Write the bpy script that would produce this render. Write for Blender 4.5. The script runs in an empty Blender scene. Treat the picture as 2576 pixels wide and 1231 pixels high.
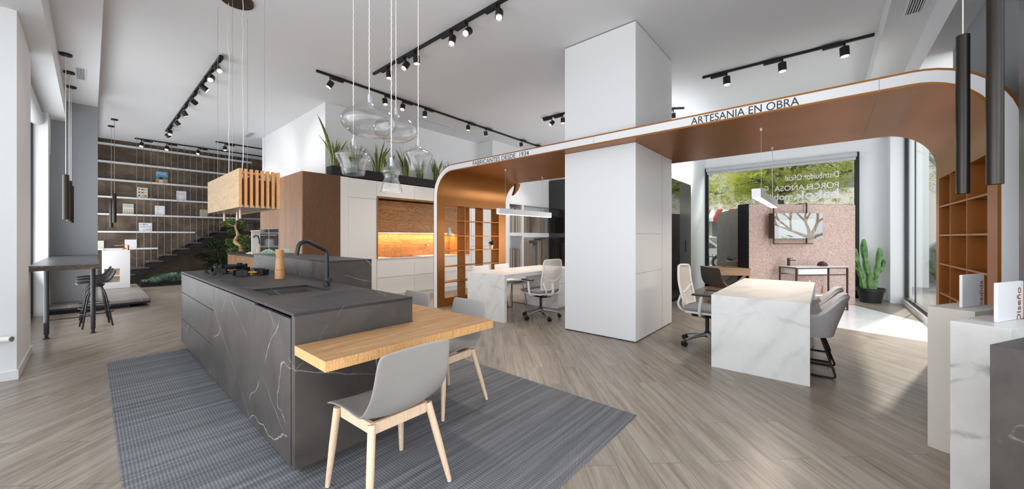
import bpy, bmesh, math, random
from mathutils import Vector, Matrix, noise
random.seed(7)
SC = bpy.context.scene
COL = SC.collection
PI = math.pi

# ------------------------------------------------------------------ camera, world, light, exposure
FPX = 915.0; CX = 1288.0; HY = 598.0; EYE = 1.35
YAW = math.atan2(790, 915)
FW = Vector((math.cos(YAW), math.sin(YAW), 0)); RT = Vector((math.sin(YAW), -math.cos(YAW), 0))
cam = bpy.data.cameras.new('camera'); camo = bpy.data.objects.new('camera', cam); COL.objects.link(camo)
camo.location = (0, 0, EYE); camo.rotation_euler = (PI/2, 0, YAW - PI/2)
cam.sensor_fit = 'HORIZONTAL'; cam.sensor_width = 36.0
cam.lens = 36.0*FPX/2576.0; cam.shift_y = -(615.5-HY)/2576.0
cam.clip_start = 0.05; cam.clip_end = 300
SC.camera = camo
SC.view_settings.view_transform = 'Standard'; SC.view_settings.look = 'None'
SC.view_settings.gamma = 1.0; SC.view_settings.use_curve_mapping = False
SC.view_settings.exposure = -0.2
cy = SC.cycles
cy.use_denoising = True; cy.max_bounces = 8; cy.diffuse_bounces = 5; cy.glossy_bounces = 4
cy.transmission_bounces = 8; cy.transparent_max_bounces = 12
cy.caustics_reflective = False; cy.caustics_refractive = False
cy.sample_clamp_indirect = 6.0; cy.use_adaptive_sampling = True; cy.adaptive_threshold = 0.02

w = bpy.data.worlds.new('world'); SC.world = w; w.use_nodes = True
bg = w.node_tree.nodes['Background']
bg.inputs[0].default_value = (0.86, 0.93, 1.0, 1); bg.inputs[1].default_value = 2.0

def light(name, kind, loc, rot, energy, color=(1, 1, 1), size=(1, 1), spot=1.2, blend=0.6):
    l = bpy.data.lights.new(name, kind); o = bpy.data.objects.new(name, l); COL.objects.link(o)
    o.location = loc; o.rotation_euler = rot; l.energy = energy; l.color = color
    if kind == 'AREA':
        l.shape = 'RECTANGLE'; l.size, l.size_y = size
    if kind == 'SPOT':
        l.spot_size = spot; l.spot_blend = blend; l.shadow_soft_size = 0.06
    if kind == 'SUN': l.angle = 0.03
    return o
light('sun', 'SUN', (0, 0, 20), (math.radians(48), 0, math.radians(75)), 6.0, (1, .93, .82))
# daylight in the shop windows out of view: left front, left back, right front (beside the camera)
DAY = (0.93, 0.96, 1.0)
# (area lamps stand in for it, most tilted up to brighten the ceiling)
light('daylight_left', 'AREA', (-.95, 1.4, 1.6), (0, -PI/2-.50, 0), 135, DAY, (3.0, 5.0))
light('daylight_left_rear', 'AREA', (-1.0, 8.6, 1.6), (0, -PI/2-.4, 0), 135, DAY, (3.0, 2.9))
light('daylight_right', 'AREA', (.6, -1.6, 1.6), (PI/2+.55, 0, 0), 75, DAY, (2.8, 3.0))
light('fill_right_rear', 'AREA', (6.6, -2.3, 1.65), (PI/2-.06, 0, -1.15), 120, DAY, (2.0, 2.9))  # fill lamp added outside the right glass to brighten the far end
light('fill_far', 'AREA', (12.9, 1.0, 4.6), (0, math.radians(58), 0), 170, DAY, (1.6, 3.4))  # extra lamp added above the far window, out of sight, acting as sky
light('fill_stair', 'AREA', (-.62, 13.0, 1.9), (0, -PI/2-.25, 0), 190, DAY, (3.2, 3.8))  # invented lamp hidden by the grey end wall, lights the stair wall
light('fill_hall', 'AREA', (8.4, 2.75, 1.9), (PI/2+.45, 0, 0), 140, DAY, (2.6, 3.0))  # unseen lamp added behind the column, no opening there, lights the sample shelving

# ------------------------------------------------------------------ where a point of the photograph lies in the room
def ray(u, v):
    d = FW + RT*((u-CX)/FPX); d.z = (HY-v)/FPX; return d
def onz(u, v, z=0.0):
    d = ray(u, v); t = (z-EYE)/d.z; return Vector((d.x*t, d.y*t, z))
def onx(u, v, x):
    d = ray(u, v); t = x/d.x; return Vector((x, d.y*t, EYE+d.z*t))
def ony(u, v, y):
    d = ray(u, v); t = y/d.y; return Vector((d.x*t, y, EYE+d.z*t))
def LD(lat, dep, z=0.0):
    p = RT*lat + FW*dep; p.z = z; return p

# ------------------------------------------------------------------ materials
def srgb(r, g, b):
    def f(c):
        c /= 255.0
        return c/12.92 if c <= .04045 else ((c+.055)/1.055)**2.4
    return (f(r), f(g), f(b), 1)
class NT:
    def __init__(s, name, rough=.5, metal=0.0, spec=.5):
        s.m = bpy.data.materials.new(name); s.m.use_nodes = True; s.t = s.m.node_tree
        s.b = s.t.nodes['Principled BSDF']; s.b.inputs['Roughness'].default_value = rough
        s.b.inputs['Metallic'].default_value = metal; s.b.inputs['Specular IOR Level'].default_value = spec
    def n(s, typ, **k):
        x = s.t.nodes.new(typ)
        for a, v in k.items():
            if a in x.inputs.keys() if isinstance(a, str) else False: x.inputs[a].default_value = v
            else: setattr(x, a, v)
        return x
    def l(s, a, b): s.t.links.new(a, b)
    def coord(s, scale=(1, 1, 1), rot=(0, 0, 0), kind='Object'):
        c = s.t.nodes.new('ShaderNodeTexCoord'); m = s.t.nodes.new('ShaderNodeMapping')
        m.inputs['Scale'].default_value = scale; m.inputs['Rotation'].default_value = rot
        s.l(c.outputs[kind], m.inputs['Vector']); return m.outputs['Vector']
    def noise(s, vec, scale=5, detail=4, rough=.5, dist=0):
        x = s.t.nodes.new('ShaderNodeTexNoise'); s.l(vec, x.inputs['Vector'])
        for a, v in (('Scale', scale), ('Detail', detail), ('Roughness', rough), ('Distortion', dist)): x.inputs[a].default_value = v
        return x.outputs['Fac']
    def ramp(s, fac, stops):
        r = s.t.nodes.new('ShaderNodeValToRGB'); e = r.color_ramp.elements
        while len(e) < len(stops): e.new(.5)
        for i, (p, c) in enumerate(stops): e[i].position = p; e[i].color = c
        s.l(fac, r.inputs['Fac']); return r.outputs['Color']
    def mix(s, fac, a, b, typ='MIX'):
        x = s.t.nodes.new('ShaderNodeMix'); x.data_type = 'RGBA'; x.blend_type = typ
        for i, v in ((0, fac), (6, a), (7, b)):
            if hasattr(v, 'links') or hasattr(v, 'is_linked'): s.l(v, x.inputs[i])
            else: x.inputs[i].default_value = v
        return x.outputs[2]
    def math(s, op, a, b=0.0, clamp=False):
        x = s.t.nodes.new('ShaderNodeMath'); x.operation = op; x.use_clamp = clamp
        for i, v in ((0, a), (1, b)):
            if hasattr(v, 'is_linked'): s.l(v, x.inputs[i])
            else: x.inputs[i].default_value = v
        return x.outputs[0]
    def color(s, c):
        if hasattr(c, 'is_linked'): s.l(c, s.b.inputs['Base Color'])
        else: s.b.inputs['Base Color'].default_value = c
    def bump(s, h, strength=.2, dist=.01):
        x = s.t.nodes.new('ShaderNodeBump'); x.inputs['Strength'].default_value = strength; x.inputs['Distance'].default_value = dist
        s.l(h, x.inputs['Height']); s.l(x.outputs['Normal'], s.b.inputs['Normal'])
def plain(name, c, rough=.5, metal=0.0, var=.04, scale=6, spec=.5, bump=0.0):
    t = NT(name, rough, metal, spec)
    f = t.noise(t.coord(), scale, 3)
    d = tuple(max(0, x*(1-var)) for x in c[:3])+(1,); e = tuple(min(1, x*(1+var)) for x in c[:3])+(1,)
    t.color(t.ramp(f, [(.3, d), (.7, e)]))
    if bump: t.bump(t.noise(t.coord(), scale*30, 2), bump, .002)
    return t.m
def wood(name, a, b, axis='z', rough=.45, freq=9.0, stretch=14.0, wav=1.0, planks=0.0, pax=0):
    # grain runs along axis: fine streaks plus broad cathedral figure
    t = NT(name, rough)
    i = 'xyz'.index(axis)
    sc = [freq]*3; sc[i] = freq/stretch
    v = t.coord(tuple(sc))
    f1 = t.noise(v, 2.0*wav, 5, .6, 1.2)
    sc2 = [freq*9]*3; sc2[i] = freq*9/40.0
    f2 = t.noise(t.coord(tuple(sc2)), 1.0, 3, .6)
    rings = t.math('FRACT', t.math('MULTIPLY', f1, 9.0))
    tri = t.math('ABSOLUTE', t.math('SUBTRACT', rings, .5))
    f = t.math('ADD', t.math('MULTIPLY', tri, .9), t.math('MULTIPLY', f2, .75), )
    f = t.math('MULTIPLY', f, .85)
    m = tuple((x+y)/2 for x, y in zip(a, b))
    col = t.ramp(f, [(.15, b), (.42, m), (.75, a)])
    if planks:
        c = t.n('ShaderNodeTexCoord'); s = t.n('ShaderNodeSeparateXYZ'); t.l(c.outputs['Object'], s.inputs[0])
        k = t.math('FLOOR', t.math('DIVIDE', s.outputs[pax], planks))
        wn = t.n('ShaderNodeTexWhiteNoise', noise_dimensions='1D'); t.l(k, wn.inputs['W'])
        col = t.mix(.8, col, t.ramp(wn.outputs['Value'], [(0, (.72, .70, .68, 1)), (1, (1, 1, 1, 1))]), 'MULTIPLY')
    t.color(col); t.bump(f, .08, .002)
    return t.m
def marble(name, base, base2, vein, amount=.5, scale=1.0, rough=.4, soft=.012, dirs=None, cloud=2.2):
    # clouded body with long, broken, nearly straight veins in a few crossing directions
    t = NT(name, rough)
    v = t.coord((scale,)*3)
    col = t.ramp(t.noise(v, cloud, 6, .62, .6), [(.3, base), (.7, base2)])
    dirs = dirs or (((.55, .62, .56), 1.15, .55, 1.0), ((-.75, .35, .56), .8, .75, .8), ((.2, -.5, .85), 2.3, .35, .45))
    s = t.n('ShaderNodeSeparateXYZ'); t.l(v, s.inputs[0])
    for k, (d, fr, amp, wt) in enumerate(dirs):
        lin = t.math('ADD', t.math('ADD', t.math('MULTIPLY', s.outputs[0], d[0]*fr), t.math('MULTIPLY', s.outputs[1], d[1]*fr)), t.math('MULTIPLY', s.outputs[2], d[2]*fr))
        off = t.coord((scale,)*3, (k*1.1, k*.7, k*2.0))
        wob = t.math('ADD', t.math('MULTIPLY', t.noise(off, 1.1, 2, .5), amp*1.6), t.math('MULTIPLY', t.noise(off, 9, 5, .65), .05))
        fr_ = t.math('FRACT', t.math('ADD', lin, wob))
        dist = t.math('ABSOLUTE', t.math('SUBTRACT', fr_, .5))
        wd = t.math('MULTIPLY', t.noise(off, 7, 3, .6), soft*fr)
        line = t.math('SUBTRACT', 1.0, t.math('DIVIDE', dist, wd, True), True)
        mask = t.ramp(t.noise(off, 2.6, 4, .6), [(.42, (0, 0, 0, 1)), (.60, (1, 1, 1, 1))])
        col = t.mix(t.math('MULTIPLY', t.math('MULTIPLY', line, mask), amount*wt), col, vein)
    t.color(col); return t.m
def emit(name, c, strength):
    t = NT(name); t.color(c); t.b.inputs['Emission Color'].default_value = c; t.b.inputs['Emission Strength'].default_value = strength
    return t.m
def glass(name, tint=(1, 1, 1, 1), refl=.03, graze=.55):
    m = bpy.data.materials.new(name); m.use_nodes = True; t = m.node_tree; t.nodes.clear()
    o = t.nodes.new('ShaderNodeOutputMaterial'); mx = t.nodes.new('ShaderNodeMixShader')
    tr = t.nodes.new('ShaderNodeBsdfTransparent'); gl = t.nodes.new('ShaderNodeBsdfGlossy'); lw = t.nodes.new('ShaderNodeLayerWeight')
    p = t.nodes.new('ShaderNodeMath'); p.operation = 'POWER'; p.inputs[1].default_value = 5
    q_ = t.nodes.new('ShaderNodeMath'); q_.operation = 'MULTIPLY_ADD'; q_.inputs[1].default_value = graze; q_.inputs[2].default_value = refl
    lw.inputs[0].default_value = .5
    tr.inputs[0].default_value = tint; gl.inputs['Roughness'].default_value = 0
    t.links.new(lw.outputs['Facing'], p.inputs[0]); t.links.new(p.outputs[0], q_.inputs[0]); t.links.new(q_.outputs[0], mx.inputs[0])
    t.links.new(tr.outputs[0], mx.inputs[1]); t.links.new(gl.outputs[0], mx.inputs[2])
    t.links.new(mx.outputs[0], o.inputs[0]); return m

M = {}
M['paint'] = plain('white_paint', srgb(238, 239, 240), .75, var=.01, scale=2)
M['ceil'] = plain('ceiling_paint', srgb(226, 227, 229), .85, var=.01, scale=1)
M['grey'] = plain('grey_paint', srgb(148, 151, 154), .8, var=.02, scale=2)
M['lacquer'] = plain('white_lacquer', srgb(233, 233, 234), .38, var=.008, scale=1)
M['creamlac'] = plain('off_white_lacquer', srgb(206, 199, 191), .45, var=.008, scale=1)
M['cabwhite'] = plain('warm_white_lacquer', srgb(241, 237, 231), .4, var=.006, scale=1)
M['groove'] = plain('groove', srgb(150, 148, 145), .8)
M['black'] = plain('black_metal', srgb(28, 28, 30), .42, .3)
M['blackm'] = plain('black_matt', srgb(20, 20, 21), .6)
M['darkpl'] = plain('black_plastic', srgb(38, 38, 41), .5)
M['steel'] = plain('polished_steel', srgb(200, 200, 203), .22, 1.0)
M['alum'] = plain('brushed_aluminium', srgb(190, 190, 192), .35, .9)
M['bronze'] = plain('bronze_metal', srgb(88, 76, 68), .38, .8)
M['gunmetal'] = plain('anodised_tube', srgb(62, 58, 55), .33, .85)
M['rod'] = plain('rod_paint', srgb(150, 148, 145), .5)
M['copper'] = plain('copper', srgb(214, 130, 92), .2, 1.0)
M['rose'] = plain('rose_metal', srgb(206, 176, 158), .3, .8)
M['brass'] = plain('brass', srgb(228, 185, 100), .22, 1.0)
M['stone'] = marble('dark_stone', srgb(60, 56, 54), srgb(84, 78, 74), srgb(214, 208, 202), .85, 1.0, .42, .010)
M['stonetop'] = marble('dark_stone_top', srgb(33, 33, 35), srgb(46, 46, 48), srgb(200, 196, 192), .8, 1.0, .5, .009)
WD = (((.35, .75, .56), 1.6, .5, .40), ((.30, .80, .50), 3.1, .4, .28), ((-.5, .3, .8), .7, .9, .45))
M['white_marble'] = marble('white_marble', srgb(234, 233, 231), srgb(218, 217, 215), srgb(158, 157, 156), .8, 1.2, .3, .10, WD, 1.6)
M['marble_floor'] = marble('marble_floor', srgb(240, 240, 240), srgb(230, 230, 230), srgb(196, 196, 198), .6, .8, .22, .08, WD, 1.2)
M['oak'] = wood('oak_table', srgb(188, 148, 104), srgb(122, 84, 50), 'x', .42, 7, 16)
M['oakedge'] = wood('oak_edge', srgb(226, 178, 120), srgb(178, 124, 70), 'z', .5, 16, 6)
M['oaklight'] = wood('oak_veneer', srgb(226, 192, 148), srgb(200, 162, 116), 'y', .5, 2.6, 3.2, .7)
M['oakslat'] = wood('oak_slat', srgb(216, 158, 100), srgb(176, 118, 66), 'z', .5, 16, 14)
M['ashleg'] = wood('pale_oak', srgb(232, 204, 176), srgb(206, 172, 140), 'z', .5, 14, 14)
M['walnut'] = wood('figured_elm', srgb(198, 142, 86), srgb(120, 74, 38), 'x', .45, 3.6, 5, 1.0)
M['brownoak'] = wood('brown_oak', srgb(118, 82, 50), srgb(70, 44, 24), 'z', .5, 22, 30)
M['brownveneer'] = wood('brown_veneer', srgb(176, 136, 104), srgb(132, 96, 70), 'z', .45, 8, 30, 1.0, .16, 1)
M['deskwood'] = wood('desk_oak', srgb(176, 140, 108), srgb(140, 106, 78), 'x', .5, 8, 12)
M['shell'] = plain('grey_shell', srgb(150, 146, 142), .42, var=.01)
M['shellw'] = plain('white_shell', srgb(226, 222, 218), .45, var=.01)
M['shellb'] = plain('brown_shell', srgb(78, 70, 64), .5)
M['fabric'] = plain('grey_wool', srgb(200, 199, 200), .95, var=.12, scale=140, spec=.2, bump=.4)
M['cushion'] = plain('grey_seat_fabric', srgb(138, 136, 142), .95, var=.06, scale=120, spec=.2)
M['soil'] = plain('soil', srgb(60, 48, 38), .95, var=.4, scale=40)
M['potw'] = plain('white_ceramic', srgb(238, 236, 232), .3)
M['terra'] = plain('terracotta', srgb(186, 100, 66), .6)
M['cable'] = plain('white_cable', srgb(226, 222, 216), .6)
M['cablec'] = plain('copper_cable', srgb(206, 176, 156), .5)
M['asphalt'] = plain('asphalt', srgb(140, 138, 136), .9, var=.15, scale=20)
M['carpaint'] = plain('silver_car_paint', srgb(190, 192, 194), .25, .6)
M['carglass'] = plain('car_glass', srgb(40, 46, 52), .1)
M['rubber'] = plain('tyre_rubber', srgb(26, 26, 26), .8)
M['plaster'] = plain('street_plaster', srgb(240, 228, 212), .8)
M['shopglass'] = plain('shop_glass', srgb(120, 132, 140), .15)
M['bark'] = plain('bark', srgb(150, 132, 114), .9, var=.3, scale=14)
M['barkd'] = plain('dark_bark', srgb(74, 56, 44), .9, var=.3, scale=14)
M['trunk'] = plain('bonsai_bark', srgb(186, 150, 116), .8, var=.2, scale=30)
M['mint'] = plain('mint_wire', srgb(168, 206, 190), .5)
M['red'] = plain('red_canvas', srgb(190, 40, 44), .7)
M['shade'] = plain('blind_fabric', srgb(196, 198, 200), .8)
M['tan'] = plain('tan_panel', srgb(198, 180, 154), .6)
M['ink'] = plain('black_ink', srgb(26, 26, 26), .5)
M['copperink'] = plain('copper_ink', srgb(150, 84, 58), .45)
M['frost'] = plain('white_film', srgb(238, 240, 240), .6)
M['glass'] = glass('window_glass', (.985, .99, .985, 1), .03, .5)
M['mirror'] = plain('mirror_glass', (.92, .92, .92, 1), .01, 1.0, var=0)
M['darkglass'] = NT('dark_glass', .06, 0, .8); M['darkglass'].color(srgb(30, 27, 26)); M['darkglass'] = M['darkglass'].m
M['wardglass'] = NT('tinted_mirror', .03, 1.0, .8); M['wardglass'].color(srgb(120, 120, 124)); M['wardglass'] = M['wardglass'].m
M['wardrobe'] = plain('anthracite_lacquer', srgb(72, 74, 80), .3)
M['led'] = emit('led_diffuser', (1, .93, .84, 1), 9.0)
M['lens'] = emit('spot_lens', (1, .93, .82, 1), 1.1)
M['warmled'] = emit('warm_strip', (1, .72, .38, 1), 12.0)
M['tread'] = plain('steel_tread', srgb(74, 70, 68), .4)

# clear blown glass for the pendants
def clear_glass():
    t = NT('blown_glass', .0); t.b.inputs['Base Color'].default_value = (1, 1, 1, 1)
    t.t.nodes.clear()
    o = t.t.nodes.new('ShaderNodeOutputMaterial'); mx = t.t.nodes.new('ShaderNodeMixShader')
    tr = t.t.nodes.new('ShaderNodeBsdfTransparent'); gl = t.t.nodes.new('ShaderNodeBsdfGlossy'); lw = t.t.nodes.new('ShaderNodeLayerWeight')
    tr.inputs[0].default_value = (.975, .98, .98, 1); gl.inputs['Roughness'].default_value = .015; lw.inputs[0].default_value = .22
    cr = t.t.nodes.new('ShaderNodeValToRGB'); cr.color_ramp.elements[0].position = .0; cr.color_ramp.elements[0].color = (.02, .02, .02, 1)
    cr.color_ramp.elements[1].position = 1; cr.color_ramp.elements[1].color = (.6, .6, .6, 1)
    t.t.links.new(lw.outputs['Facing'], cr.inputs[0]); t.t.links.new(cr.outputs[0], mx.inputs[0])
    t.t.links.new(tr.outputs[0], mx.inputs[1]); t.t.links.new(gl.outputs[0], mx.inputs[2]); t.t.links.new(mx.outputs[0], o.inputs[0])
    return t.m
M['blown'] = clear_glass()

def copper_metal():
    t = NT('copper_lacquer', .36, .6, .5)
    f = t.noise(t.coord(), 1.5, 3)
    t.color(t.ramp(f, [(.3, srgb(150, 94, 40)), (.7, srgb(162, 104, 48))])); return t.m
M['ochre'] = copper_metal()

def floor_mat():
    t = NT('plank_floor', .33)
    v = t.coord((1, 1, 1), (0, 0, math.radians(-44)))
    br = t.t.nodes.new('ShaderNodeTexBrick'); t.l(v, br.inputs['Vector'])
    br.offset = .37; br.offset_frequency = 2
    for a, x in (('Scale', 1.0), ('Mortar Size', .0028), ('Mortar Smooth', .2), ('Bias', 0.0), ('Brick Width', 1.2), ('Row Height', .2)): br.inputs[a].default_value = x
    br.inputs['Color1'].default_value = (0, 0, 0, 1); br.inputs['Color2'].default_value = (1, 1, 1, 1); br.inputs['Mortar'].default_value = (.5, .5, .5, 1)
    # per-plank offset for the grain
    s = t.n('ShaderNodeSeparateXYZ'); t.l(v, s.inputs[0])
    row = t.math('FLOOR', t.math('DIVIDE', s.outputs[1], .2))
    cmb = t.n('ShaderNodeCombineXYZ')
    t.l(t.math('MULTIPLY', s.outputs[0], .9), cmb.inputs[0]); t.l(t.math('MULTIPLY', s.outputs[1], 11), cmb.inputs[1])
    t.l(t.math('ADD', t.math('MULTIPLY', row, 3.7), t.math('MULTIPLY', br.outputs['Color'], 2.0)), cmb.inputs[2])
    g1 = t.noise(cmb.outputs[0], 1.5, 6, .62, .8)
    cm2 = t.n('ShaderNodeCombineXYZ')
    t.l(t.math('MULTIPLY', s.outputs[0], 3), cm2.inputs[0]); t.l(t.math('MULTIPLY', s.outputs[1], 90), cm2.inputs[1]); t.l(row, cm2.inputs[2])
    g2 = t.noise(cm2.outputs[0], 1.0, 3, .6)
    f = t.math('ADD', t.math('MULTIPLY', g1, .8), t.math('MULTIPLY', g2, .25))
    col = t.ramp(f, [(.28, srgb(92, 80, 68)), (.42, srgb(130, 117, 104)), (.56, srgb(152, 141, 129)), (.75, srgb(170, 161, 150))])
    col = t.mix(.55, col, t.ramp(br.outputs['Color'], [(0, (.78, .76, .74, 1)), (1, (1, 1, 1, 1))]), 'MULTIPLY')
    col = t.mix(br.outputs['Fac'], col, srgb(112, 106, 99))
    t.color(col); t.bump(t.math('SUBTRACT', f, br.outputs['Fac']), .08, .002)
    return t.m
M['floor'] = floor_mat()

def rug_mat():
    t = NT('woven_vinyl', .75)
    v = t.coord()
    s = t.n('ShaderNodeSeparateXYZ'); t.l(v, s.inputs[0])
    wob = t.noise(t.coord((1, 40, 1)), 1.0, 2)
    a = t.math('SINE', t.math('MULTIPLY', s.outputs[0], 2*PI/.016))
    b = t.math('SINE', t.math('ADD', t.math('MULTIPLY', s.outputs[1], 2*PI/.010), t.math('MULTIPLY', t.math('FLOOR', t.math('DIVIDE', s.outputs[0], .008)), PI)))
    f = t.math('ADD', t.math('MULTIPLY', b, .32), t.math('ADD', t.math('MULTIPLY', a, .10), .45))
    bands = t.noise(t.coord((.6, 26, 1)), 1.0, 4, .7)
    f = t.math('ADD', f, t.math('MULTIPLY', t.math('SUBTRACT', bands, .5), .9))
    t.color(t.ramp(f, [(.15, srgb(46, 47, 51)), (.5, srgb(92, 94, 99)), (.9, srgb(168, 170, 174))]))
    t.bump(f, .2, .002); return t.m
M['rug'] = rug_mat()

def oxide():
    t = NT('oxidised_panel', .42, .25)
    f = t.noise(t.coord((1, 1, 1.4)), 1.8, 8, .68, .3)
    f2 = t.noise(t.coord(), .5, 2)
    f = t.math('ADD', t.math('MULTIPLY', f, .75), t.math('MULTIPLY', f2, .3))
    t.color(t.ramp(f, [(.32, srgb(56, 46, 40)), (.5, srgb(88, 74, 62)), (.66, srgb(124, 108, 88))])); return t.m
M['oxide'] = oxide()
def bronzepanel():
    t = NT('taupe_panel', .45)
    t.color(t.ramp(t.noise(t.coord(), 2.5, 6, .6), [(.3, srgb(98, 88, 78)), (.7, srgb(118, 108, 96))])); return t.m
M['taupe'] = bronzepanel()
def mosaic():
    t = NT('pink_mosaic', .3, .15)
    vo = t.t.nodes.new('ShaderNodeTexVoronoi'); t.l(t.coord(), vo.inputs['Vector']); vo.inputs['Scale'].default_value = 105
    s = t.n('ShaderNodeSeparateXYZ'); t.l(vo.outputs['Color'], s.inputs[0])
    t.color(t.ramp(s.outputs[0], [(.05, srgb(176, 138, 124)), (.35, srgb(204, 172, 160)), (.8, srgb(226, 200, 190))]))
    t.bump(vo.outputs['Distance'], .8, .01); return t.m
M['mosaic'] = mosaic()
def edge_stone():
    t = NT('gold_veined_stone', .4)
    f = t.noise(t.coord((4, 4, 14), (.3, .5, .2)), 1.6, 5, .6, 2.5)
    t.color(t.ramp(f, [(.42, srgb(44, 36, 32)), (.54, srgb(74, 54, 38)), (.58, srgb(150, 112, 66)), (.63, srgb(60, 46, 36))])); return t.m
M['goldstone'] = edge_stone()
def slate():
    t = NT('slate_top', .3)
    f = t.noise(t.coord((1, 4, 1), (0, 0, .4)), 2.0, 6, .6, .6)
    t.color(t.ramp(f, [(.35, srgb(64, 62, 62)), (.6, srgb(88, 88, 90)), (.75, srgb(104, 104, 106))])); return t.m
M['slate'] = slate()
def tile_mat():
    t = NT('concrete_tile', .4)
    f = t.noise(t.coord(), 2.2, 6, .6)
    br = t.t.nodes.new('ShaderNodeTexBrick'); t.l(t.coord(), br.inputs['Vector']); br.offset = 0
    for a, x in (('Scale', 1.0), ('Mortar Size', .003), ('Brick Width', .45), ('Row Height', 1.2)): br.inputs[a].default_value = x
    c = t.ramp(f, [(.3, srgb(104, 98, 92)), (.7, srgb(140, 134, 128))])
    t.color(t.mix(br.outputs['Fac'], c, srgb(176, 170, 162))); return t.m
M['tile'] = tile_mat()
def leafmat(name, a, b, c=None, sc=3.0, trans=0):
    t = NT(name, .55)
    f = t.noise(t.coord(), sc, 3)
    col = t.ramp(f, [(.35, a), (.5, b), (.68, c or b)])
    t.color(col)
    if trans:
        tl = t.n('ShaderNodeBsdfTranslucent'); mx = t.n('ShaderNodeMixShader'); mx.inputs[0].default_value = trans
        out = [x for x in t.t.nodes if x.type == 'OUTPUT_MATERIAL'][0]
        t.l(col, tl.inputs['Color']); t.l(t.b.outputs[0], mx.inputs[1]); t.l(tl.outputs[0], mx.inputs[2]); t.l(mx.outputs[0], out.inputs[0])
    return t.m
M['canopy'] = leafmat('canopy_leaf', srgb(110, 132, 44), srgb(186, 196, 66), srgb(232, 222, 96), 1.1, .5)
M['canopyd'] = leafmat('canopy_leaf_dark', srgb(66, 94, 42), srgb(110, 138, 56), srgb(168, 184, 84), 1.1, .45)
M['leaf'] = leafmat('bonsai_leaf', srgb(50, 78, 34), srgb(86, 118, 52), srgb(134, 160, 84), 12)
M['leafd'] = leafmat('shrub_leaf', srgb(28, 44, 28), srgb(52, 76, 44), srgb(86, 108, 66), 12)
M['bluegrass'] = leafmat('blue_fescue', srgb(64, 92, 84), srgb(110, 142, 130), srgb(150, 176, 164), 9)
M['cactus'] = leafmat('cactus_skin', srgb(62, 100, 52), srgb(92, 134, 72), srgb(120, 158, 92), 9)
M['spine'] = plain('cactus_rib', srgb(168, 176, 128), .7)
M['grass'] = leafmat('lawn', srgb(96, 140, 46), srgb(140, 180, 70), srgb(160, 190, 84), 6)
def snake():
    t = NT('snake_plant_leaf', .45)
    uv = t.n('ShaderNodeTexCoord'); s = t.n('ShaderNodeSeparateXYZ'); t.l(uv.outputs['UV'], s.inputs[0])
    e = t.math('ABSOLUTE', t.math('SUBTRACT', s.outputs[0], .5))
    f = t.noise(t.coord((3, 3, 16)), 2, 3)
    body = t.ramp(f, [(.4, srgb(46, 74, 44)), (.6, srgb(86, 112, 62))])
    t.color(t.mix(t.math('GREATER_THAN', e, .38), body, srgb(206, 200, 110))); return t.m
M['snake'] = snake()

# ------------------------------------------------------------------ mesh helpers
def tag(o, label=None, cat=None, group=None, kind=None):
    if label: o['label'] = label
    if cat: o['category'] = cat
    if group: o['group'] = group
    if kind: o['kind'] = kind
    return o
def thing(name, label, cat, loc=(0, 0, 0), rz=0.0, group=None):
    o = bpy.data.objects.new(name, None); COL.objects.link(o); o.empty_display_size = .1
    o.location = loc; o.rotation_euler = (0, 0, rz); return tag(o, label, cat, group)
def root(o):
    while o.parent: o = o.parent
    return o
def obj(name, bm, mat, parent=None, smooth=False, world=False, mats=None):
    """link a bmesh as one object; world=True: its shape is given in room coordinates"""
    me = bpy.data.meshes.new(name)
    if parent is not None and world:
        r = root(parent); mw = Matrix.Translation(r.location) @ r.rotation_euler.to_matrix().to_4x4()
        bm.transform(mw.inverted())
    base = None
    if parent is None:
        xs = [v.co for v in bm.verts]
        if xs:
            base = Vector(((min(c.x for c in xs)+max(c.x for c in xs))/2, (min(c.y for c in xs)+max(c.y for c in xs))/2, min(c.z for c in xs)))
            bm.transform(Matrix.Translation(-base))
    bmesh.ops.recalc_face_normals(bm, faces=bm.faces)
    for f in bm.faces: f.smooth = smooth
    bm.to_mesh(me); bm.free()
    for m in (mats or [mat]): me.materials.append(m)
    o = bpy.data.objects.new(name, me); COL.objects.link(o)
    if base is not None: o.location = base
    if parent is not None: o.parent = parent
    if smooth and len(me.polygons) < 60000:
        try: me.set_sharp_from_angle(angle=math.radians(40))
        except Exception: pass
    return o
def struct(name, bm, mat, **k):
    return tag(obj(name, bm, mat, **k), kind='structure')
def B(): return bmesh.new()
def box(bm, x0, x1, y0, y1, z0, z1, bev=0.0, mi=0, seg=1):
    g = bmesh.ops.create_cube(bm, size=1.0)
    m = Matrix.Translation(((x0+x1)/2, (y0+y1)/2, (z0+z1)/2)) @ Matrix.Diagonal((abs(x1-x0), abs(y1-y0), abs(z1-z0), 1))
    bmesh.ops.transform(bm, matrix=m, verts=g['verts'])
    fs = {f for v in g['verts'] for f in v.link_faces}
    for f in fs: f.material_index = mi
    if bev:
        es = list({e for v in g['verts'] for e in v.link_edges})
        bmesh.ops.bevel(bm, geom=es, offset=bev, segments=seg, affect='EDGES', profile=.5)
    return bm
def obox(bm, c, ax, ay, az, bev=0.0):
    """box from centre and three half-axis vectors"""
    g = bmesh.ops.create_cube(bm, size=2.0)
    m = Matrix((ax, ay, az)).transposed().to_4x4(); m.translation = c
    bmesh.ops.transform(bm, matrix=m, verts=g['verts'])
    if bev:
        es = list({e for v in g['verts'] for e in v.link_edges})
        bmesh.ops.bevel(bm, geom=es, offset=bev, segments=1, affect='EDGES')
    return bm
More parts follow.
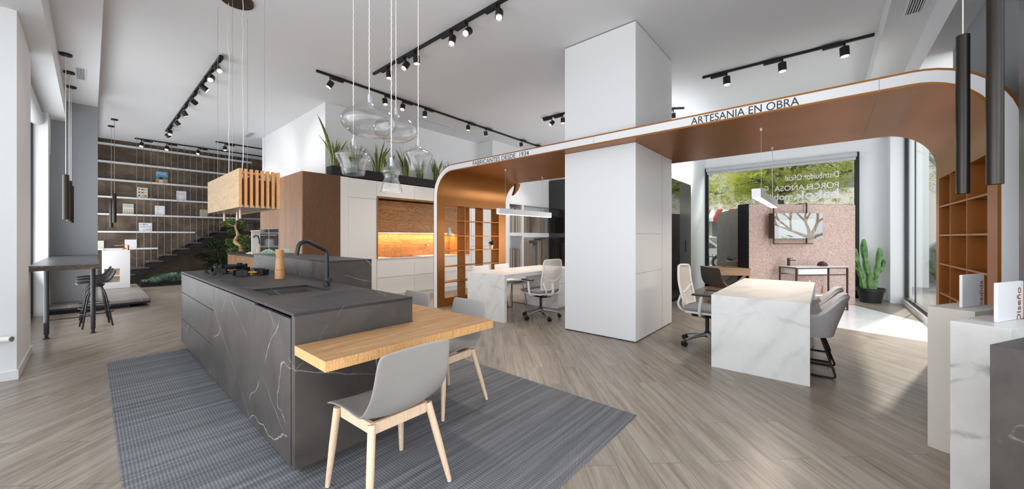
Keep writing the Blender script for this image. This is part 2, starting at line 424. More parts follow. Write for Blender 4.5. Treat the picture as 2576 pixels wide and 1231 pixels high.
def cyl(bm, p0, p1, r0, r1=None, seg=20, cap=True, mi=0):
    p0 = Vector(p0); p1 = Vector(p1); r1 = r0 if r1 is None else r1
    d = (p1-p0); L = d.length
    g = bmesh.ops.create_cone(bm, cap_ends=cap, cap_tris=False, segments=seg, radius1=r0, radius2=r1, depth=L)
    q = Vector((0, 0, 1)).rotation_difference(d.normalized())
    m = Matrix.Translation((p0+p1)/2) @ q.to_matrix().to_4x4()
    bmesh.ops.transform(bm, matrix=m, verts=g['verts'])
    for f in {f for v in g['verts'] for f in v.link_faces}: f.material_index = mi
    return bm
def tube(bm, pts, r, seg=8, closed=False, cap=True):
    pts = [Vector(p) for p in pts]; n = len(pts); rings = []
    rs = r if isinstance(r, (list, tuple)) else [r]*n
    up = None
    for i, p in enumerate(pts):
        a = pts[(i-1) % n] if (closed or i > 0) else p
        b = pts[(i+1) % n] if (closed or i < n-1) else p
        t = (b-a).normalized()
        if up is None:
            up = Vector((0, 0, 1)) if abs(t.z) < .9 else Vector((1, 0, 0))
        s = t.cross(up).normalized(); up = s.cross(t).normalized()
        rings.append([bm.verts.new(p + (s*math.cos(2*PI*k/seg)+up*math.sin(2*PI*k/seg))*rs[i]) for k in range(seg)])
    for i in range(n if closed else n-1):
        A = rings[i]; C = rings[(i+1) % n]
        for k in range(seg): bm.faces.new((A[k], A[(k+1) % seg], C[(k+1) % seg], C[k]))
    if not closed and cap:
        bm.faces.new(rings[0][::-1]); bm.faces.new(rings[-1])
    return bm
def round_path(pts, r, n=5):
    """corner-rounded polyline"""
    pts = [Vector(p) for p in pts]; out = [pts[0]]
    for i in range(1, len(pts)-1):
        a, b, c = pts[i-1], pts[i], pts[i+1]
        u = (a-b); v = (c-b); rr = min(r, u.length*.49, v.length*.49)
        p = b+u.normalized()*rr; q = b+v.normalized()*rr
        for k in range(n+1):
            t = k/n; out.append(p*(1-t)**2 + b*2*t*(1-t) + q*t*t)
    out.append(pts[-1]); return out
def lathe(bm, prof, c=(0, 0, 0), seg=32, cap=False):
    rings = []
    for r, z in prof:
        rings.append([bm.verts.new((c[0]+r*math.cos(2*PI*k/seg), c[1]+r*math.sin(2*PI*k/seg), c[2]+z)) for k in range(seg)])
    for A, C in zip(rings, rings[1:]):
        for k in range(seg): bm.faces.new((A[k], A[(k+1) % seg], C[(k+1) % seg], C[k]))
    if cap:
        bm.faces.new(rings[0][::-1]); bm.faces.new(rings[-1])
    return bm
def prism(bm, poly, z0, z1):
    a = [bm.verts.new((p[0], p[1], z0)) for p in poly]; b = [bm.verts.new((p[0], p[1], z1)) for p in poly]
    bm.faces.new(a[::-1]); bm.faces.new(b); n = len(poly)
    for i in range(n): bm.faces.new((a[i], a[(i+1) % n], b[(i+1) % n], b[i]))
    return bm
def band(bm, inner, outer, x0, x1):
    """strip between two open YZ paths of equal length, extruded along x"""
    n = len(inner)
    V = [[bm.verts.new((x, p[0], p[1])) for p in path] for x in (x0, x1) for path in (inner, outer)]
    i0, o0, i1, o1 = V
    for k in range(n-1):
        bm.faces.new((i0[k], i0[k+1], o0[k+1], o0[k])); bm.faces.new((i1[k], o1[k], o1[k+1], i1[k+1]))
        bm.faces.new((i0[k], i1[k], i1[k+1], i0[k+1])); bm.faces.new((o0[k], o0[k+1], o1[k+1], o1[k]))
    bm.faces.new((i0[0], o0[0], o1[0], i1[0])); bm.faces.new((i0[-1], i1[-1], o1[-1], o0[-1]))
    return bm
def copy_tree(o, parent=None):
    c = o.copy(); COL.objects.link(c); c.parent = parent
    for ch in [x for x in bpy.data.objects if x.parent == o]: copy_tree(ch, c)
    return c
def dup(src, loc, rz=None, label=None, group=None):
    c = copy_tree(src); c.location = loc
    if rz is not None: c.rotation_euler = (0, 0, rz)
    if label: c['label'] = label
    if group: c['group'] = group
    return c
def subsurf(o, n=2):
    m = o.modifiers.new('sub', 'SUBSURF'); m.levels = n; m.render_levels = n; return o
def solid(o, t, off=0):
    m = o.modifiers.new('sol', 'SOLIDIFY'); m.thickness = t; m.offset = off; return o
def text_mesh(s, name, mat, parent, M4, width=None, height=None, depth=.002, bold=0.0, clipz=None):
    """lettering as real geometry; M4 places the text plane (x along the line, y up)"""
    cu = bpy.data.curves.new(name, 'FONT'); cu.body = s; cu.size = 1.0; cu.extrude = 0; cu.offset = bold
    to = bpy.data.objects.new(name, cu); COL.objects.link(to)
    bpy.context.view_layer.update()
    me = to.to_mesh(); bm = bmesh.new(); bm.from_mesh(me); to.to_mesh_clear(); bpy.data.objects.remove(to)
    xs = [v.co.x for v in bm.verts]; ys = [v.co.y for v in bm.verts]
    sx = width/(max(xs)-min(xs)) if width else 1; sy = height/(max(ys)-min(ys)) if height else sx
    if not width: sx = sy
    bm.transform(Matrix.Diagonal((sx, sy, 1, 1)) @ Matrix.Translation((-min(xs), -min(ys), 0)))
    g = bmesh.ops.extrude_face_region(bm, geom=bm.faces[:])
    bmesh.ops.translate(bm, vec=(0, 0, depth), verts=[v for v in g['geom'] if isinstance(v, bmesh.types.BMVert)])
    bm.transform(M4)
    if clipz is not None:
        bmesh.ops.bisect_plane(bm, geom=bm.verts[:]+bm.edges[:]+bm.faces[:], plane_co=(0, 0, clipz), plane_no=(0, 0, 1), clear_inner=True)
    return obj(name, bm, mat, parent, world=parent is not None)
def frame4(o, ex, ey):
    ex = Vector(ex).normalized(); ey = Vector(ey).normalized(); ez = ex.cross(ey)
    m = Matrix((ex, ey, ez)).transposed().to_4x4(); m.translation = Vector(o); return m
def leaves(bm, c, r, n, size, flat=.8, rnd=random):
    """a clump of small pointed leaves in an ellipsoid"""
    for _ in range(n):
        d = Vector((rnd.gauss(0, 1), rnd.gauss(0, 1), rnd.gauss(0, 1))).normalized() * (rnd.random()**.4)
        p = Vector(c) + Vector((d.x*r[0], d.y*r[1], d.z*r[2]))
        a = rnd.uniform(0, 2*PI); t = Vector((math.cos(a), math.sin(a), rnd.uniform(-.5, .7))).normalized()
        s = t.cross(Vector((rnd.uniform(-.6, .6), rnd.uniform(-.6, .6), 1))).normalized()
        k = size*rnd.uniform(.6, 1.3)
        v = [bm.verts.new(p), bm.verts.new(p+t*k*.5+s*k*.24), bm.verts.new(p+t*k), bm.verts.new(p+t*k*.5-s*k*.24)]
        bm.faces.new(v)
    return bm

# ================================================================== THE ROOM
CEIL = 4.14
struct('floor', box(B(), -1.3, 11.32, -1.32, 15.6, -.12, 0), M['floor'])
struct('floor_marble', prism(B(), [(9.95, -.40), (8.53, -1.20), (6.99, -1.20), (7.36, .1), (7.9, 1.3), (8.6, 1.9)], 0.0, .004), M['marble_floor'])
struct('ceiling', box(B(), .09, 11.32, -.53, 15.6, CEIL, CEIL+.12), M['ceil'])
# lowered strips along the window walls
struct('ceiling_soffit_left', box(B(), -.295, .09, -1.3, 15.6, 3.89, CEIL+.12), M['ceil'])
struct('ceiling_soffit_left_low', box(B(), -1.3, -.295, -1.3, 15.6, 3.51, CEIL+.12), M['ceil'])
struct('ceiling_soffit_right', box(B(), .09, 11.32, -.90, -.53, 3.88, CEIL+.12), M['ceil'])
struct('ceiling_soffit_right_low', box(B(), .09, 11.32, -1.32, -.90, 3.50, CEIL+.12), M['ceil'])
# left side: pillar, glass, pilaster, grey end wall
bm = B(); box(bm, -1.3, -.46, 5.83, 7.05, .0, 3.51); struct('pillar_left', bm, M['paint'])
bm = B(); box(bm, -1.3, -.448, 5.818, 7.062, 0, .09, .003); struct('baseboard_left', bm, M['lacquer'])
bm = B(); box(bm, -1.0, -.482, 10.2, 10.62, 0, 3.51); struct('trim_1', bm, M['paint'])
bm = B()
for y in (7.06, 10.16): box(bm, -.70, -.64, y, y+.04, 0, 3.51)
box(bm, -.70, -.64, 7.06, 10.2, 0, .06); box(bm, -.70, -.64, 7.06, 10.2, 3.44, 3.5)
w1 = struct('window_1', bm, M['blackm'])
obj('pane', box(B(), -.675, -.665, 7.10, 10.16, .06, 3.44), M['glass'], w1, world=True)
bm = B(); cyl(bm, (-.60, 7.07, 3.36), (-.60, 10.18, 3.36), .085, seg=24)
bl = obj('roller_blind', bm, M['shade'], smooth=True); tag(bl, 'rolled up white roller blind above the left window', 'blind')
struct('wall_left_end', box(B(), -.482, .09, 10.72, 10.84, 0, 3.89), M['grey'])
struct('wall_left', box(B(), -1.3, -.7, 10.62, 15.6, 0, 3.51), M['paint'])
# rear wall of large oxidised panels with the shelves
bm = B(); box(bm, -.7, 6.4, 15.4, 15.6, 0, CEIL)
wb = struct('wall_back', bm, M['oxide'])
bm = B()
for k in range(0, 5): box(bm, .28+1.22*k, .284+1.22*k, 15.396, 15.4, 0, CEIL)
struct('trim_2', bm, M['blackm'])
struct('wall_stair_side', box(B(), 6.3, 6.4, 12.0, 15.4, 0, CEIL), M['paint'])
# the block of wall above and behind the kitchen
struct('wall_kitchen', box(B(), 3.15, 7.5, 7.79, 12.0, 0, CEIL), M['paint'])
struct('wall_rear_right', box(B(), 7.5, 8.18, 7.21, 12.0, 0, CEIL), M['paint'])
struct('wall_above_samples', box(B(), 8.18, 10.419, 7.21, 8.0, 2.44, CEIL), M['paint'])
struct('wall_behind_samples', box(B(), 8.18, 10.6, 7.66, 7.8, 0, 2.44), M['paint'])
bm = B(); box(bm, 10.42, 10.6, 2.67, 7.655, 0, CEIL); struct('wall_glass_cabinets', bm, M['paint'])
struct('wall_right_inner', box(B(), 7.0, 11.32, 2.54, 2.66, 0, CEIL), M['paint'])
# shop window at the far end
struct('wall_window', box(B(), 11.2, 11.32, -1.32, 2.54, 3.26, CEIL), M['paint'])
struct('wall_window_side', box(B(), 11.2, 11.32, -1.32, -.56, 0, 3.26), M['paint'])
struct('pillar_right', box(B(), 10.75, 11.2, -1.30, -1.0, 0, 3.5), M['paint'])
bm = B()
for y in (-.56, 2.46): box(bm, 11.14, 11.22, y, y+.08, 0, 3.26)
box(bm, 11.14, 11.22, -.56, 2.54, 0, .06)
w2 = struct('window_2', bm, M['blackm'])
obj('pane', box(B(), 11.19, 11.20, -.48, 2.46, .06, 3.26), M['glass'], w2, world=True)
bm = B(); box(bm, 11.04, 11.16, -.52, 2.50, 3.14, 3.25, .02); box(bm, 11.10, 11.115, -.50, 2.48, 3.08, 3.15)
bl = obj('roller_blind', bm, M['shade']); tag(bl, 'rolled up grey roller blind across the top of the far shop window', 'blind')
# right glass wall
struct('baseboard_right', box(B(), 6.45, 10.75, -1.30, -1.17, 0, .11, .004), M['lacquer'])
bm = B()
box(bm, 6.45, 10.75, -1.26, -1.20, .11, .17); box(bm, 10.69, 10.75, -1.26, -1.20, .17, 3.5); box(bm, 6.45, 6.5, -1.26, -1.20, .17, 3.5)
for x in (9.75,): box(bm, x, x+.012, -1.235, -1.215, .17, 3.5)
w3 = struct('window_3', bm, M['black'])
obj('pane', box(B(), 6.5, 10.69, -1.23, -1.22, .17, 3.5), M['glass'], w3, world=True)
struct('pillar_right_mid', box(B(), 3.94, 6.45, -1.32, -1.10, 0, 3.5), M['grey'])
bm = B(); box(bm, 3.3, 3.93, -1.20, -.945, 0, 3.49, .004)
d = struct('trim_3', bm, M['wardrobe'])
# sills beside the camera, under the daylight
struct('wall_right_front', box(B(), -1.3, 3.3, -1.32, -1.22, 0, .10), M['paint'])
# the square white column, cut by the portal
def column(z0, z1, nm):
    struct(nm, box(B(), 4.558, 6.0, 1.845, 2.908, z0, z1, .002), M['lacquer'])
column(.012, 2.574, 'column_lower'); column(2.702, CEIL-.012, 'column_upper')
struct('column_plinth', box(B(), 4.57, 5.99, 1.857, 2.896, 0, .012), M['blackm'])
struct('column_cap', box(B(), 4.57, 5.99, 1.857, 2.896, CEIL-.012, CEIL), M['blackm'])
bm = B()
for z in (1.40, .88): box(bm, 4.56, 5.55, 1.8435, 1.846, z, z+.004)
box(bm, 5.55, 5.554, 1.8435, 1.846, .012, 2.57)
struct('trim_4', bm, M['groove'])
# vents
def vent(name, x0, x1, y0, y1, z, lab, along='y', n=8):
    t = thing(name, lab, 'vent', ((x0+x1)/2, (y0+y1)/2, z))
    bm = B()
    f = .018
    box(bm, x0, x0+f, y0, y1, z-.008, z); box(bm, x1-f, x1, y0, y1, z-.008, z)
    box(bm, x0+f, x1-f, y0, y0+f, z-.008, z); box(bm, x0+f, x1-f, y1-f, y1, z-.008, z)
    obj('frame', bm, M['lacquer'], t, world=True)
    bm = B(); box(bm, x0+f, x1-f, y0+f, y1-f, z-.002, z-.0005); obj('backing', bm, M['blackm'], t, world=True)
    bm = B()
    for k in range(n):
        if along == 'y':
            a = x0+f+(x1-x0-2*f)*(k+.5)/n; box(bm, a-.004, a+.004, y0+f, y1-f, z-.007, z-.002)
        else:
            a = y0+f+(y1-y0-2*f)*(k+.5)/n; box(bm, x0+f, x1-f, a-.004, a+.004, z-.007, z-.002)
    obj('slats', bm, M['lacquer'], t, world=True)
vent('air_vent', -.165, -.04, 8.42, 9.06, 3.89, 'white slatted air vent in the left soffit beside the pendant roses', 'y', 6)
vent('air_vent', 5.3, 6.07, -.82, -.66, 3.88, 'slatted air vent in the lowered strip at the upper right', 'x', 6)
vent('air_vent', 2.74, 2.90, 11.5, 12.15, CEIL, 'small grille in the ceiling above the end of the kitchen wall', 'y', 6)
vent('air_vent', 4.9, 5.95, 7.13, 7.25, CEIL, 'narrow linear grille in the ceiling above the snake plants', 'x', 3)

# ================================================================== THE COPPER PORTAL
PX0, PX1 = 4.34, 6.30
def arcpath(yr, yl, zt, r, z0=0.0, n=12, rl=None):
    rl = rl or r
    p = [(yr, z0), (yr, zt-r)]
    p += [(yr+r-r*math.cos(a), zt-r+r*math.sin(a)) for a in [PI/2*k/n for k in range(1, n+1)]]
    p += [(yl-rl+rl*math.sin(a), zt-rl+rl*math.cos(a)) for a in [PI/2*k/n for k in range(0, n+1)]]
    p += [(yl, z0)]
    return p
portal = thing('portal_arch', 'long copper brown portal arch with a lettered white edge over the two marble desks', 'arch', (5.3, 2.34, 0))
ZL = 2.12
inn = arcpath(-.95, 5.63, 2.575, .43, ZL); out = arcpath(-1.075, 5.755, 2.70, .55, ZL)
obj('canopy', band(B(), inn, out, PX0, PX1), M['ochre'], portal, world=True, smooth=True)
def strip(x0, x1, z0):
    i = arcpath(-.95-.018, 5.63+.018, 2.575+.018, .445, z0); o = arcpath(-1.075+.018, 5.755-.018, 2.70-.018, .535, z0)
    return band(B(), i, o, x0, x1)
obj('edge_strip', strip(PX0-.004, PX0+.001, 0), M['lacquer'], portal, world=True, smooth=False)
obj('edge_strip', strip(PX1-.001, PX1+.004, 0), M['lacquer'], portal, world=True, smooth=False)
def leg(yin, yout, xs, zs, closed, nm):
    bm = B(); y0, y1 = min(yin, yout), max(yin, yout)
    box(bm, PX0, xs[0], y0, y1, 0, ZL); box(bm, xs[-1], PX1, y0, y1, 0, ZL)
    box(bm, xs[0], xs[-1], y0, y1, 0, zs[0]); box(bm, xs[0], xs[-1], y0, y1, zs[-1], ZL)
    return obj(nm, bm, M['ochre'], portal, world=True)
LX = (4.51, 5.045, 5.56, 6.06); LZ = (.165, .466, .776, 1.086, 1.381, 1.687, 1.986)
RX = (4.56, 5.12, 5.70, 6.16); RZ = (.10, .42, .74, 1.06, 1.375, 1.69, 2.0)
leg(5.63, 5.755, LX, LZ, False, 'side_panel'); leg(-.95, -1.075, RX, RZ, True, 'side_panel')
def boards(xs, zs, y0, y1, th=.016):
    for x in xs[1:-1]:
        obj('upright', box(B(), x-th/2, x+th/2, y0, y1, zs[0], zs[-1]), M['ochre'], portal, world=True)
    for z in zs[1:-1]:
        obj('shelf', box(B(), xs[0], xs[-1], y0+.002, y1-.002, z-th/2, z+th/2), M['ochre'], portal, world=True)
boards(LX, LZ, 5.632, 5.87); boards(RX, RZ, -1.07, -.952)
bm = B()
box(bm, LX[0]-.016, LX[0], 5.756, 5.87, LZ[0], LZ[-1]); box(bm, LX[-1], LX[-1]+.016, 5.756, 5.87, LZ[0], LZ[-1])
box(bm, LX[0]-.016, LX[-1]+.016, 5.756, 5.87, LZ[0]-.016, LZ[0]); box(bm, LX[0]-.016, LX[-1]+.016, 5.756, 5.87, LZ[-1], LZ[-1]+.016)
obj('shelf_frame', bm, M['ochre'], portal, world=True)
obj('shelf_back', box(B(), RX[0], RX[-1], -1.082, -1.076, RZ[0], RZ[-1]), M['ochre'], portal, world=True)
bm = B()
for y in (-.34, 2.32): box(bm, PX0-.0045, PX0-.0035, y, y+.004, 2.575, 2.70); box(bm, PX0, PX1, y, y+.003, 2.5735, 2.575)
obj('joint_lines', bm, M['groove'], portal, world=True)
text_mesh('FABRICANTES DESDE  1934', 'lettering', M['ink'], portal, frame4((PX0-.0045, 4.641, 2.598), (0, -1, 0), (0, 0, 1)), 1.235, .072, .0015)
text_mesh('ARTESANIA EN OBRA', 'lettering', M['ink'], portal, frame4((PX0-.0045, 1.128, 2.594), (0, -1, 0), (0, 0, 1)), .938, .078, .0015)
# curved reflection near the rear edge, built as a solid brown fin
bm = B()
o1 = []; o2 = []
for k in range(11):
    t = k/10
    a = ony(1306-16*t*t, 462+30*t, 5.1); b = ony(1296-6*t*t, 463+27*t, 5.1)
    o1.append((a.x, a.z)); o2.append((b.x, b.z))
va = [[bm.verts.new((x, y, z)) for x, z in o] for y in (5.07, 5.13) for o in (o1, o2)]
for k in range(10):
    bm.faces.new((va[0][k], va[0][k+1], va[1][k+1], va[1][k])); bm.faces.new((va[2][k], va[3][k], va[3][k+1], va[2][k+1]))
    bm.faces.new((va[0][k], va[2][k], va[2][k+1], va[0][k+1])); bm.faces.new((va[1][k], va[1][k+1], va[3][k+1], va[3][k]))
f = obj('curved_reflection', bm, M['ochre']); tag(f, 'small curved brown reflection behind the rear edge of the portal, built as a fin', 'bracket')

# ================================================================== ISLAND
isl = thing('kitchen_island', 'dark grey veined stone kitchen island with sink and gas hob', 'kitchen island', (1.11, 4.13, 0))
IX0, IX1, IY0, IY1, IZ = .733, 1.49, 2.22, 6.04, .93
SX0, SX1, SY0, SY1 = .835, 1.255, 3.03, 3.50
bm = B()
for (a, b, c, d) in ((IX0, IX1, IY0, SY0), (IX0, IX1, SY1, IY1), (IX0, SX0, SY0, SY1), (SX1, IX1, SY0, SY1)):
    box(bm, a, b, c, d, IZ-.018, IZ)
obj('worktop', bm, M['stonetop'], isl, world=True)
bm = B()
box(bm, IX0+.004, IX1, IY0, IY0+.05, .06, IZ-.018); box(bm, IX0, IX1, IY1-.03, IY1, .06, IZ-.018); box(bm, IX1-.02, IX1, IY0+.05, IY1-.03, .06, IZ-.018)
obj('stone_side', bm, M['stone'], isl, world=True)
obj('plinth', box(B(), IX0+.05, IX1-.03, IY0+.06, IY1-.05, .006, .06), M['stone'], isl, world=True)
obj('carcass', box(B(), IX0+.025, IX1-.021, IY0+.052, IY1-.031, .062, IZ-.24), M['blackm'], isl, world=True)
def front(y0, y1, z0, z1, nm): return obj(nm, box(B(), IX0, IX0+.02, y0+.003, y1-.003, z0+.003, z1-.003, .001), M['stone'], isl, world=True)
front(IY0+.055, 2.957, .06, .895, 'door'); front(2.957, 4.24, .06, .905, 'door')
front(4.24, 6.0, .68, .905, 'drawer'); front(4.24, 6.0, .355, .68, 'drawer'); front(4.24, 6.0, .06, .355, 'drawer')
bm = B()
t = .01
box(bm, SX0, SX0+t, SY0, SY1, IZ-.2, IZ-.018); box(bm, SX1-t, SX1, SY0, SY1, IZ-.2, IZ-.018)
box(bm, SX0, SX1, SY0, SY0+t, IZ-.2, IZ-.018); box(bm, SX0, SX1, SY1-t, SY1, IZ-.2, IZ-.018); box(bm, SX0, SX1, SY0, SY1, IZ-.21, IZ-.2)
sk = obj('sink', bm, M['stone'], isl, world=True)
bm = B(); box(bm, SX0-.004, SX0+.008, SY0, SY1, IZ-.001, IZ+.0015); box(bm, SX1-.008, SX1+.004, SY0, SY1, IZ-.001, IZ+.0015); box(bm, SX0, SX1, SY1-.008, SY1+.004, IZ-.001, IZ+.0015); box(bm, SX0, SX1, SY0-.004, SY0+.008, IZ-.001, IZ+.0015)
obj('sink_rim', bm, M['bronze'], sk, world=True)
# gas burners as parts of the hob
hob = thing('gas_hob', 'black three knob gas hob with brass burner rings set in the stone island', 'hob', (1.1, 5.2, IZ))
for k, (x, y) in enumerate(((.884, 5.51), (.886, 5.17), (.898, 4.90))):
    bm = B(); lathe(bm, [(.0, .0), (.036, 0), (.034, .006), (.02, .012), (.017, .02), (.0, .02)], (x, y, IZ), 24)
    box(bm, x-.018, x+.018, y-.007, y+.007, IZ+.018, IZ+.04, .002); obj('knob', bm, M['darkpl'], hob, world=True, smooth=True)
def burner(x, y, big):
    s = 1.15 if big else 1.0
    bm = B(); lathe(bm, [(.0, .0), (.135*s, 0), (.14*s, .006), (.11*s, .012), (.0, .012)], (x, y, IZ), 40); obj('burner_tray', bm, M['darkpl'], hob, world=True, smooth=True)
    bm = B(); lathe(bm, [(.075*s, .012), (.078*s, .03), (.06*s, .036), (.052*s, .02)], (x, y, IZ), 40)
    for k in range(20):
        a = 2*PI*k/20; box(bm, x+.068*s*math.cos(a)-.004, x+.068*s*math.cos(a)+.004, y+.068*s*math.sin(a)-.004, y+.068*s*math.sin(a)+.004, IZ+.03, IZ+.042)
    obj('burner_ring', bm, M['brass'], hob, world=True, smooth=True)
    for k in range(4):
        bm = B(); a = PI/4+PI/2*k; c, sn = math.cos(a), math.sin(a)
        obox(bm, Vector((x+c*.11*s, y+sn*.11*s, IZ+.035)), Vector((c*.05*s, sn*.05*s, 0)), Vector((-sn*.005, c*.005, 0)), Vector((0, 0, .026)))
        obox(bm, Vector((x+c*.152*s, y+sn*.152*s, IZ+.032)), Vector((c*.006, sn*.006, 0)), Vector((-sn*.06*s, c*.06*s, 0)), Vector((0, 0, .03)), .002)
        obj('pan_support', bm, M['black'], hob, world=True)
    if big:
        bm = B(); lathe(bm, [(.12, .045), (.155, .045), (.165, .088), (.155, .09), (.145, .055), (.12, .05)], (x, y, IZ), 40)
        for k in range(4):
            a = PI/4+PI/2*k; obox(bm, Vector((x+math.cos(a)*.16, y+math.sin(a)*.16, IZ+.075)), Vector((math.cos(a)*.02, math.sin(a)*.02, 0)), Vector((-math.sin(a)*.02, math.cos(a)*.02, 0)), Vector((0, 0, .03)))
        obj('wok_ring', bm, M['black'], hob, world=True, smooth=True)
burner(1.10, 5.42, True); burner(1.17, 4.86, False)
# tap
tp = thing('kitchen_tap', 'tall matt black kitchen tap with an angled spout beside the sink', 'tap', (1.335, 3.27, IZ))
bm = B(); lathe(bm, [(0, 0), (.027, 0), (.026, .06), (.018, .2), (.0165, .28), (0, .28)], (1.335, 3.27, IZ), 24); obj('body', bm, M['black'], tp, world=True, smooth=True)
P = [(1.335, 3.27, 1.18), (1.335, 3.27, 1.235), (1.17, 3.27, 1.325), (1.115, 3.27, 1.30), (1.098, 3.27, 1.205)]
bm = B(); tube(bm, round_path(P, .045, 6), .0155, 14); obj('spout', bm, M['black'], tp, world=True, smooth=True)
bm = B(); cyl(bm, (1.335, 3.245, .985), (1.335, 3.205, .985), .024, seg=24); cyl(bm, (1.335, 3.21, .99), (1.338, 3.208, 1.07), .004, seg=10); obj('lever', bm, M['darkpl'], tp, world=True, smooth=True)
# two pepper mills
def mill(x, y, h, lab):
    t = thing('pepper_mill', lab, 'pepper mill', (x, y, IZ), 0, 'pepper mills')
    bm = B(); lathe(bm, [(0, 0), (.041, 0), (.040, .3*h), (.037, .33*h), (.032, .62*h), (.029, .72*h), (0, .72*h)], (0, 0, 0), 28); obj('body', bm, M['millwood'], t, smooth=True)
    bm = B(); lathe(bm, [(0, .725*h), (.029, .725*h), (.038, .985*h), (.035, h), (0, h)], (0, 0, 0), 28); obj('head', bm, M['millwood'], t, smooth=True)
    bm = B(); lathe(bm, [(.0405, .295*h), (.0402, .305*h)], (0, 0, 0), 28); obj('groove', bm, M['blackm'], t, smooth=True)
M['millwood'] = wood('acacia', srgb(206, 156, 102), srgb(136, 88, 48), 'z', .4, 14, 5)
mill(1.262, 4.235, .30, 'taller turned wooden pepper mill standing in front on the island')
mill(1.31, 4.36, .27, 'slimmer wooden pepper mill half hidden behind the other mill')
# oak table round the island end
bm = B()
prism(bm, [(.733, 1.812), (1.89, 1.812), (1.89, 3.60), (1.502, 3.60), (1.502, 2.212), (.733, 2.212)], .703, .755)
tb = obj('dining_table', bm, M['oak'], mats=[M['oak'], M['oakedge']])
for f in tb.data.polygons:
    if abs(f.normal.z) < .5: f.material_index = 1
tag(tb, 'thick oak table top wrapped around the end of the stone island', 'table')
# taller stone bar behind
bar = thing('stone_bar', 'higher dark veined stone bar block standing behind the island', 'bar counter', (1.72, 4.87, 0))
obj('body', box(B(), 1.502, 1.944, 3.642, 6.105, .006, 1.107), M['stone'], bar, world=True)
obj('counter_top', box(B(), 1.500, 1.946, 3.640, 6.107, 1.107, 1.122, .001), M['stonetop'], bar, world=True)
def wirebowl(x, y, r, h, lab):
    bm = B(); rn = random.Random(int(x*100+y*10)); z0 = 1.122
    pts = []
    for ring, (rr, zz) in enumerate(((1, 0), (.8, .45), (.5, .85), (.2, 1))):
        for k in range(9):
            a = 2*PI*(k+.5*ring)/9; pts.append(Vector((x+r*rr*math.cos(a), y+r*rr*math.sin(a), z0+.004+h*zz+rn.uniform(-.004, .004)*(ring > 0))))
    for ring in range(4):
        for k in range(9):
            p = pts[ring*9+k]; q = pts[ring*9+(k+1) % 9]; tube(bm, [p, q], .0035, 5)
            if ring < 3:
                tube(bm, [p, pts[(ring+1)*9+k]], .0035, 5); tube(bm, [p, pts[(ring+1)*9+(k-1) % 9]], .0035, 5)
    o = obj('wire_bowl', bm, M['mint']); tag(o, lab, 'bowl', 'mint wire bowls on the bar')
_w = onz(674, 638, 1.122); wirebowl(_w.x, _w.y, .095, .05, 'mint green wire bowl upside down on the bar, left of the pepper mills')
_w = onz(717, 636.5, 1.122); wirebowl(_w.x, _w.y, .095, .05, 'mint green wire bowl upside down on the bar, behind the pepper mill heads')
# rug
bm = B(); box(bm, .11, 2.70, 1.085, 5.86, 0, .006)
rg = obj('rug', bm, M['rug']); tag(rg, 'grey woven vinyl rug under the island and dining chairs', 'rug')

# cooker hood box
hd = thing('cooker_hood', 'suspended oak box cooker hood with vertical slats over the gas hob', 'cooker hood', (1.16, 5.25, 1.66))
hx0, hx1, hy0, hy1, hz0, hz1 = .98, 1.345, 4.50, 6.00, 1.66, 2.055
obj('side_panel', box(B(), hx0, hx0+.025, hy0, hy1, hz0, hz1), M['oaklight'], hd, world=True)
obj('side_panel', box(B(), hx1-.025, hx1, hy0, hy1, hz0, hz1), M['oaklight'], hd, world=True)
n = 8
for k in range(n):
    x = hx0+.0+(hx1-hx0-.024)*k/(n-1)
    if k in (0, n-1): xa = x
    for (ya, yb) in ((hy0, hy0+.045), (hy1-.045, hy1)):
        if k in (0, n-1):
            continue
        obj('slat', box(B(), x, x+.024, ya, yb, hz0, hz1, .001), M['oakslat'], hd, world=True)
for x in (hx0, hx1-.025):
    obj('slat', box(B(), x, x+.025, hy0-.004, hy0, hz0, hz1), M['oakslat'], hd, world=True)
bm = B(); box(bm, hx0+.025, hx1-.025, hy0+.015, hy0+.035, hz1-.05, hz1-.025); box(bm, hx0+.025, hx1-.025, hy1-.035, hy1-.015, hz1-.05, hz1-.025)
obj('rail', bm, M['oakslat'], hd, world=True)
obj('inner_box', box(B(), hx0+.04, hx1-.04, hy0+.10, hy1-.10, hz0+.03, hz1-.09), M['brownoak'], hd, world=True)
bm = B(); box(bm, hx0+.03, hx1-.03, hy0+.06, hy1-.06, hz0+.005, hz0+.028); obj('filter_plate', bm, M['alum'], hd, world=True)
for (x, y) in ((1.10, 5.0), (1.19, 5.55), (1.13, 5.9)):
    bm = B(); cyl(bm, (x, y, hz0+.01), (x, y, hz0-.095), .011, seg=16); obj('light_tube', bm, M['rose'], hd, world=True, smooth=True)
bm = B(); lathe(bm, [(0, 0), (.16, 0), (.16, .03), (0, .03)], (1.12, 5.22, CEIL-.03), 40); obj('ceiling_rose', bm, M['bronze'], hd, world=True)
rn = random.Random(3)
for (x, y) in ((1.06, 5.32), (1.14, 5.08)):
    pts = [(x+rn.uniform(-.012, .012)*min(1, k), y+rn.uniform(-.012, .012)*min(1, k), CEIL-.03-(CEIL-.03-hz1+.06)*k/16) for k in range(17)]
    bm = B(); tube(bm, round_path(pts, .1, 3), .0042, 6); obj('power_cord', bm, M['cable'], hd, world=True, smooth=True)
for (x, y) in ((1.01, 4.9), (1.01, 5.6), (1.31, 4.9), (1.31, 5.6)):
    bm = B(); cyl(bm, (x, y, CEIL), (x, y, hz1-.04), .0018, seg=6); obj('steel_wire', bm, M['alum'], hd, world=True)

